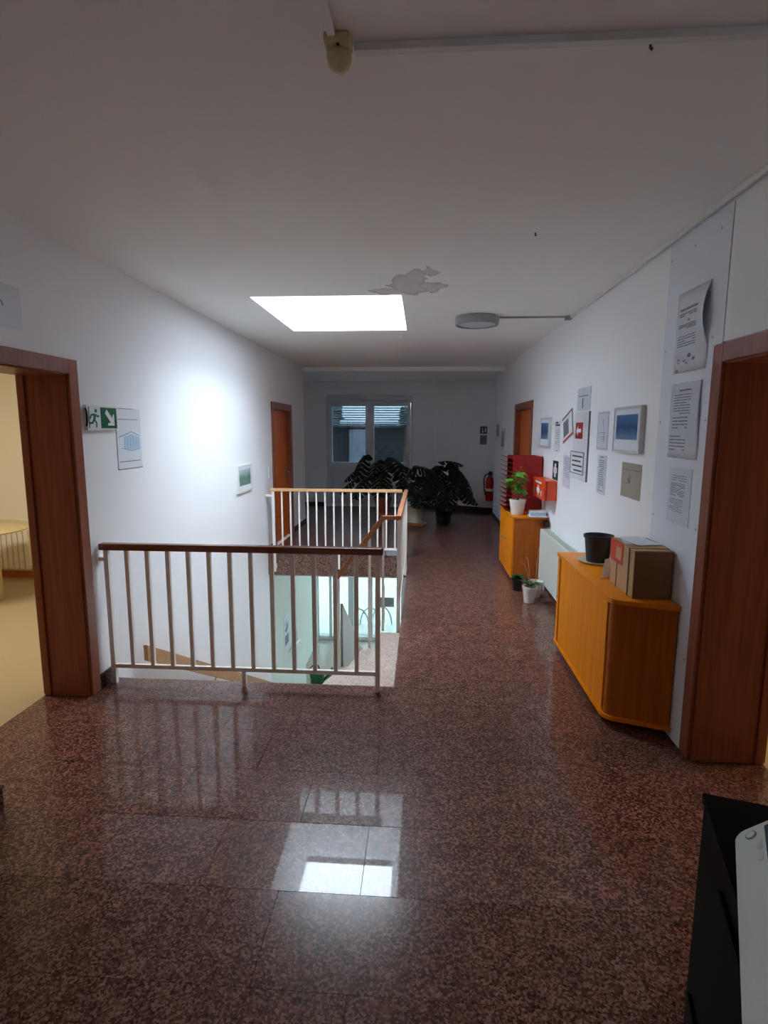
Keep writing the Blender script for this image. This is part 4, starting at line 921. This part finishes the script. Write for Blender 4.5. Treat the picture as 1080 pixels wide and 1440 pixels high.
# potted plant on it
def pot_lathe(c, r0, r1, h, t_=.008): return MB().lathe([(.0, .0), (r0, 0), (r1, h-.02), (r1+.004, h-.018), (r1+.004, h), (r1-t_, h), (r0-t_, .03), (0, .03)], c, 28, capb=False)
def leaf_mesh(l, w, bend=.25, n=8, fold=.12):
    vs, fs = [], []
    for i in range(n+1):
        s_ = i/n; ww = w/2*math.sin(PI*min(1, s_**.75))*(1-.25*s_); z = -bend*l*s_*s_
        vs += [(s_*l, -ww, z+fold*ww), (s_*l, 0, z), (s_*l, ww, z+fold*ww)]
    for i in range(n):
        for k in range(2): fs.append((i*3+k, (i+1)*3+k, (i+1)*3+k+1, i*3+k+1))
    return vs, fs
def place_leaf(mb, lm, pos, yaw, pitch, roll=0, s=1.0):
    m_ = Matrix.Translation(pos) @ Matrix.Rotation(yaw, 4, 'Z') @ Matrix.Rotation(-pitch, 4, 'Y') @ Matrix.Rotation(roll, 4, 'X') @ Matrix.Scale(s, 4)
    return mb.add([m_ @ Vector(v) for v in lm[0]], lm[1])
px_, py_ = 1.09, 6.33
t = thing('potted_plant', 'bright green leafy plant in a white pot on the far cabinet', 'plant', (px_, py_, FT))
obj('pot', pot_lathe((px_, py_, FT+.0005), .066, .09, .175), M['ceramic'], t, smooth=True)
obj('soil', MB().lathe([(.0, .15), (.08, .15)], (px_, py_, FT), 20, capb=False), M['soil'], t)
tips = []
for i in range(9):
    a = i*2.4; h_ = .20+.036*i; r = .03+.012*(i % 4)
    tp = Vector((px_+r*math.cos(a)-.01, py_+r*math.sin(a), FT+.15+h_*.75)); tips.append((tp, a))
    obj('stem', MB().tube([(px_+.01*math.cos(a), py_+.01*math.sin(a), FT+.15), (px_+.4*r*math.cos(a), py_+.4*r*math.sin(a), FT+.15+h_*.45), tp], [.004, .0035, .002], 6), M['stem'], t, smooth=True)
lm = leaf_mesh(.13, .10, .45)
rr = random.Random(4)
for i in range(34):
    tp, a = tips[i % 9]
    b = place_leaf(MB(), lm, tp+Vector((0, 0, rr.uniform(-.06, .02))), a+rr.uniform(-1.2, 1.2), rr.uniform(-.3, .6), rr.uniform(-.4, .4), rr.uniform(.7, 1.0))
    obj('leaf', b, M['leafg'], t, smooth=True)
# papers at the near corner
t = thing('paper_stack', 'stack of white papers on the near corner of the far cabinet', 'papers', (1.25, 6.24, FT))
for i, (x0, x1, y0, y1, z0, z1, m_) in enumerate([(1.20, 1.395, 6.13, 6.42, .0005, .008, 'paper'), (1.215, 1.385, 6.185, 6.40, .0082, .045, 'lightblue'), (1.22, 1.39, 6.18, 6.39, .0452, .052, 'paper')]):
    obj('sheaf', MB().box(x0, x1, y0, y1, FT+z0, FT+z1, .001), M[m_], t)
single('black_clip_box', MB().box(1.35, 1.40, 6.08, 6.16, .652, .71, .004), M['black'], 'small black box wedged between radiator and far cabinet', 'box', (1.375, 6.1, .65))

# ---- pots on the floor by the radiator
def orchid(x, y, s, label, stalks, potmat, seed, nl=6):
    rr = random.Random(seed); t = thing('potted_orchid', label, 'plant', (x, y, 0))
    h = .165*s
    obj('pot', pot_lathe((x, y, .0005), .052*s, .07*s, h), potmat, t, smooth=True)
    obj('bark', MB().lathe([(.0, h-.02), (.06*s, h-.025)], (x, y, 0), 18, capb=False), M['soil'], t)
    lm = leaf_mesh(.17*s, .075*s, .45, 8, .4)
    for i in range(nl):
        a = rr.uniform(0, .5)+i*2*PI/nl
        obj('leaf', place_leaf(MB(), lm, Vector((x, y, h-.01)), a, rr.uniform(.3, .95), 0, rr.uniform(.75, 1)), M['leafo'], t, smooth=True)
    for (dx, dy, hh) in stalks:
        obj('flower_stalk', MB().tube([(x, y, h-.01), (x+dx*.2, y+dy*.2, h+hh*.5), (x+dx*.6, y+dy*.6, h+hh*.9), (x+dx, y+dy, h+hh)], [.0035, .003, .0025, .0015], 6), M['dry'], t, smooth=True)
    return t
orchid(1.09, 5.44, 1.0, 'orchid with dark strap leaves in the front white floor pot', [(-.10, .05, .24), (-.03, .1, .28)], M['ceramic'], 3)
orchid(1.185, 5.64, 1.0, 'white pot with a tall dry stalk against the radiator', [(.05, .1, .36), (.02, .02, .25)], M['ceramic'], 8, 0)
t = orchid(1.04, 5.86, .8, 'small dark pot with drooping leaves beside the far cabinet', [], M['black'], 11, 7)
single('pot_saucer', MB().lathe([(0, 0), (.06, 0), (.075, .012), (.07, .012), (.058, .005), (0, .005)], (1.20, 5.875, .0005), 24, capb=False), M['ceramic'], 'small white saucer on the floor beside the radiator', 'saucer', (1.20, 5.875, 0), smooth=True)

# ================================================================== FAR END
def monstera_leaf(L, W, rr):
    """heart-shaped blade, cut into fingers; local x along the midrib"""
    mb = MB(); n = 5
    def edge(s): return W*.5*(math.sin(PI*min(1, .18+.82*s))**.7)*(1-.15*s)
    def P(u, v): return (u*L, v, -.30*L*u*u-.9*v*v/W)
    for sd in (1, -1):
        mb.add([P(-.16, 0*sd), P(-.20, .16*W*sd), P(-.02, .40*W*sd), P(.12, .36*W*sd), P(.10, 0)], [(0,1,2,3,4) if sd < 0 else (4,3,2,1,0)])
        for k in range(n):
            a0, a1 = .08+k*.92/n, .08+(k+.82)*.92/n; a2 = .08+(k+1)*.92/n
            m0, m1 = min(1, a0+.14), min(1, a1+.15)
            e0, e1 = edge(a0), edge(a1)
            i0, i1 = .22*e0, .22*e1
            q = [P(a0, 0), P(a0+.03, i0*sd), P(m0, .7*e0*sd), P(min(1.02, m0+.03), e0*sd), P(min(1.04, m1+.01), .95*e1*sd), P(m1-.02, .6*e1*sd), P(a1+.02, i1*sd), P(a2, .16*edge(min(1, a2))*sd), P(a2, 0)]
            mb.add(q, [tuple(range(9)) if sd > 0 else tuple(range(8, -1, -1))])
    return mb.v, mb.f
def monstera(x, y, z0, label, potfn, leaves, scale, seed):
    rr = random.Random(seed); t = thing('monstera_plant', label, 'plant', (x, y, 0))
    zt = potfn(t, x, y)
    vars_ = [monstera_leaf(.30*scale, .30*scale, rr), monstera_leaf(.34*scale, .30*scale, rr)]
    meshes = []
    for i, (dx, dy, h, yaw, pitch, roll, s) in enumerate(leaves):
        tip = Vector((x+dx, y+dy, h))
        obj('stem', MB().tube([(x+.02*math.cos(i), y+.02*math.sin(i), zt-.02), (x+dx*.3, y+dy*.3, zt+(h-zt)*.55), (x+dx*.75, y+dy*.75, zt+(h-zt)*.92), tip], [.011, .009, .007, .005], 6), M['stem'], t, smooth=True)
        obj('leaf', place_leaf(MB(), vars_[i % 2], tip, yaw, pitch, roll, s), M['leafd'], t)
    return t
def pot_terra(t, x, y):
    obj('pot', MB().lathe([(0, 0.0), (.11, 0), (.15, .24), (.165, .245), (.165, .31), (.15, .31), (.14, .26), (.1, .06), (0, .06)], (x, y, .18), 28, capb=False), M['terra'], t, smooth=True)
    obj('soil', MB().lathe([(0, .28), (.145, .28)], (x, y, .18), 20, capb=False), M['soil'], t)
    obj('stand', MB().lathe([(.0, .001), (.13, .001), (.13, .02), (.03, .03), (.03, .15), (.14, .16), (.14, .18), (0, .18)], (x, y, 0), 24, capb=False), M['frame'], t, smooth=True)
    return .47
def pot_planter(t, x, y):
    b = MB(); prof = [(.10, .075), (.128, .09), (.134, .33), (.138, .335), (.138, .36), (.125, .36), (.12, .1), (0, .1)]
    seg = 40; vs = []; fs = []
    for j, (r, z) in enumerate(prof):
        for k in range(seg):
            q = r+(.004*(k % 2) if 1 <= j <= 2 else 0); a = 2*PI*k/seg; vs.append((x+q*math.cos(a), y+q*math.sin(a), z))
    for j in range(len(prof)-1):
        for k in range(seg): fs.append((j*seg+k, j*seg+(k+1) % seg, (j+1)*seg+(k+1) % seg, (j+1)*seg+k))
    fs.append(tuple(range(seg))[::-1]); obj('pot', b.add(vs, fs), M['planter'], t)
    obj('soil', MB().lathe([(0, .335), (.122, .335)], (x, y, 0), 20, capb=False), M['soil'], t)
    return .335
def pot_dark(t, x, y):
    obj('pot', MB().lathe([(0, 0.001), (.13, .001), (.17, .28), (.18, .29), (.18, .32), (.16, .32), (.14, .05), (0, .05)], (x, y, 0), 24, capb=False), M['black'], t, smooth=True)
    obj('soil', MB().lathe([(0, .29), (.16, .29)], (x, y, 0), 20, capb=False), M['soil'], t)
    return .29
# (dx, dy, height, yaw, pitch, roll, size): yaw -pi/2 hangs towards the camera
monstera(-.70, 10.05, 0, 'large dark monstera in a terracotta pot before the balcony door', pot_terra,
         [(-.33, -.15, 1.20, -2.1, -.75, .2, 1.2), (-.10, .05, 1.12, -1.8, -.5, .1, .95), (.20, -.10, 1.18, -1.0, -.35, -.1, 1.25), (.40, -.05, 1.05, -.5, -.35, 0, 1.05),
          (-.5, -.05, .80, 3.0, -.5, .2, 1.0), (.0, -.25, .92, -1.57, -.45, 0, 1.2), (.32, -.22, .86, -.8, -.5, 0, 1.1), (-.25, -.28, .85, -2.2, -.5, 0, 1.1), (.05, .25, 1.1, 1.5, -.3, 0, 1.0), (-.45, .1, .98, 2.7, -.4, 0, .9)], 1.25, 2)
monstera(-.12, 9.72, 0, 'monstera in a ribbed cream planter on a wooden plant roller', pot_planter,
         [(.02, .0, 1.05, -.2, -.1, .5, 1.0), (.30, .1, .98, -.7, -.5, -.1, 1.1), (.18, -.2, .88, -1.3, -.55, 0, 1.1), (-.02, -.18, .78, -1.8, -.5, 0, 1.0), (.36, -.1, .82, -.9, -.6, 0, 1.1),
          (.1, .2, .85, .8, -.4, 0, 1.0), (.25, -.22, .66, -1.0, -.5, 0, 1.0), (-.12, -.1, .92, -2.4, -.5, 0, .8), (.05, -.2, .58, -1.4, -.4, 0, .9)], 1.1, 5)
monstera(.42, 10.25, 0, 'dark bushy monstera in a black pot right of the cream planter', pot_dark,
         [(-.05, -.02, 1.13, .1, .12, .10, 1.1), (.15, -.1, 1.05, -.9, -.6, 0, 1.25), (-.12, -.2, 1.02, -1.8, -.6, 0, 1.2), (.28, -.15, .92, -.7, -.75, 0, 1.2), (.1, -.3, .85, -1.3, -.7, 0, 1.2),
          (-.2, -.2, .80, -2.1, -.6, 0, 1.1), (.32, -.2, .72, -.9, -.7, 0, 1.1), (.05, -.28, .66, -1.5, -.7, 0, 1.1), (.2, .2, .95, .8, -.5, 0, 1.1), (-.1, .2, 1.0, 2.0, -.5, 0, 1.1), (.38, -.05, .6, -.5, -.5, 0, 1)], 1.15, 9)
t = thing('plant_roller', 'round wooden plant roller under the cream planter', 'plant stand', (-.10, 9.72, 0))
obj('disc', MB().lathe([(0, .048), (.185, .048), (.19, .055), (.19, .068), (.185, .074), (0, .074)], (-.07, 9.70, 0), 32, capb=False), M['cab_end'], t, smooth=True)
for a in (0.5, 2.6, 4.2): obj('castor', MB().lathe([(.02, -.012), (.02, .012)], (-.07+.13*math.cos(a), 9.70+.13*math.sin(a), .0235), 14, 'X', True, True).box(-.075+.13*math.cos(a), -.065+.13*math.cos(a), 9.69+.13*math.sin(a), 9.71+.13*math.sin(a), .035, .048), M['grey'], t)
# extinguisher and its sign on the angled wall
ang = math.atan2(-.90, 1.9); U = Vector((math.cos(ang), math.sin(ang), 0)); N = Vector((U.y, -U.x, 0))
def AW(s, z, n=0): return Plane(Vector((1.0, 11.80, z))+U*s+N*n, U, (0,0,1), N)
t = thing('fire_extinguisher', 'red fire extinguisher on the far wall beside the right wall edge', 'extinguisher', AW(.40, .3).O)
c = AW(.50, .26, .125).O
obj('cylinder', MB().lathe([(.0, 0), (.07, 0), (.08, .02), (.08, .40), (.06, .47), (.03, .50), (.03, .52), (0, .52)], c, 24, capb=False), M['extred'], t, smooth=True)
obj('label_band', MB().lathe([(.0808, .20), (.0808, .25)], c, 24, capb=False), M['paper'], t, smooth=True)
obj('valve_head', MB().box(c.x-.03, c.x+.05, c.y-.02, c.y+.02, c.z+.52, c.z+.60, .006), M['black'], t)
obj('hose', MB().tube([(c.x-.02, c.y-.02, c.z+.56), (c.x-.10, c.y-.03, c.z+.53), (c.x-.125, c.y-.03, c.z+.42), (c.x-.11, c.y-.03, c.z+.25), (c.x-.085, c.y-.04, c.z+.10)], .013, 8), M['black'], t, smooth=True)
obj('wall_hook', MB().box(c.x-.01, c.x+.03, c.y+.02, c.y+.115, c.z+.47, c.z+.50), M['black'], t)
p = AW(.22, 1.62, .001); t = thing('extinguisher_sign', 'small dark sign with white symbols above the fire extinguisher', 'sign', p.O)
obj('plate', p.rect(MB(), 0, .15, 0, .15, 0, .003), M['ink'], t)
b = MB(); p.poly(b, [(.04,.02),(.075,.02),(.075,.07),(.04,.07)], .003, .004); p.poly(b, [(.03,.085),(.07,.085),(.05,.13)], .003, .004); p.poly(b, [(.10,.03),(.125,.03),(.125,.12),(.10,.12)], .003, .004)
obj('symbols', b, M['paper'], t)
p = AW(.22, 1.40, .001); t = thing('instruction_sheet', 'grey instruction sheet under the dark extinguisher sign', 'paper', p.O)
obj('sheet', p.rect(MB(), 0, .15, 0, .19, 0, .002), M['greyink'], t); b = MB(); text_lines(p, b, .02, .13, .17, 6, .026, .012, 51, .002); obj('print', b, M['ink'], t)

# ================================================================== COPIER (bottom right corner)
th = math.radians(-16); cu = Vector((math.cos(th), math.sin(th), 0)); cv = Vector((math.sin(th), -math.cos(th), 0)); cp_ = Vector((.556, 1.033, 0))
def K(u, v, z): return cp_ + cu*u + cv*v + Vector((0, 0, z))
def kbox(mb, u0, u1, v0, v1, z0, z1): return mb.prism([K(u0,v0,z0), K(u1,v0,z0), K(u1,v1,z0), K(u0,v1,z0)], (0, 0, z1-z0))
t = thing('copier', 'black office copier with tilted grey control panel in the bottom right corner', 'copier', K(.3, .3, 0))
obj('cabinet', kbox(MB(), .004, .58, .004, .66, .03, .985), M['cdark'], t)
obj('top_deck', kbox(MB(), 0, .58, 0, .66, .985, 1.0), M['cdark'], t)
b = kbox(MB(), -.004, .0035, .05, .62, .08, .40); kbox(b, -.004, .0035, .05, .62, .41, .60); obj('paper_drawer', b, M['cdark'], t)
obj('front_door', kbox(MB(), -.003, .0035, .18, .62, .62, .94), M['cdark'], t)
obj('castor', kbox(kbox(MB(), .04, .09, .04, .09, .001, .03), .04, .09, .56, .61, .001, .03), M['dark'], t)
obj('castor', kbox(kbox(MB(), .48, .53, .04, .09, .001, .03), .48, .53, .56, .61, .001, .03), M['dark'], t)
# control panel: wedge rising at 45 degrees away from the front
q = []
r_ = .02
for a in [PI/2*i/5 for i in range(6)]: q.append((r_-r_*math.cos(a)*1.0, r_-r_*math.sin(a)))     # rounded far-left corner (s, v)
prof = [(0, .60)] + [(s_, v_) for s_, v_ in q] + [(.20, 0), (.20, .60)]
s45 = math.sqrt(.5)
t2 = math.radians(-27); pu = Vector((math.cos(t2), math.sin(t2), 0)); pv = Vector((math.sin(t2), -math.cos(t2), 0)); p0 = Vector((.554, .916, 1.004))
def PP(s_, v_, n_=0): return p0 + pu*(s_*s45-n_*s45) + pv*v_ + Vector((0, 0, s_*s45+n_*s45))
nrm = (-pu+Vector((0,0,1))).normalized()
pn = obj('control_panel', MB().prism([PP(s_, v_, -.02) for s_, v_ in prof], nrm*.02), M['cgrey'], t)
obj('panel_base', MB().prism([K(.06,.135,1.0005), K(.06,.60,1.0005), K(.2,.60,1.0005), K(.2,.135,1.0005)], (0,0,.012)), M['cdark'], t)
def pbox(s0, s1, v0, v1, n1): return MB().prism([PP(s0,v0,0.0003), PP(s1,v0,0.0003), PP(s1,v1,0.0003), PP(s0,v1,0.0003)], nrm*n1)
def pdisc(s0, v0, r, n1): return MB().prism([PP(s0+r*math.cos(2*PI*i/18), v0+r*math.sin(2*PI*i/18), .0003) for i in range(18)], nrm*n1)
obj('home_button', pdisc(.030, .022, .010, .0012), M['grey'], pn); obj('button_cap', pdisc(.030, .022, .0075, .002), M['cgrey'], pn)
for v_ in (.045, .075): obj('indicator_light', pbox(.040, .048, v_, v_+.018, .0015), M['white'], pn)
obj('touch_screen', pbox(.055, .17, .012, .32, .001), M['screen'], pn)
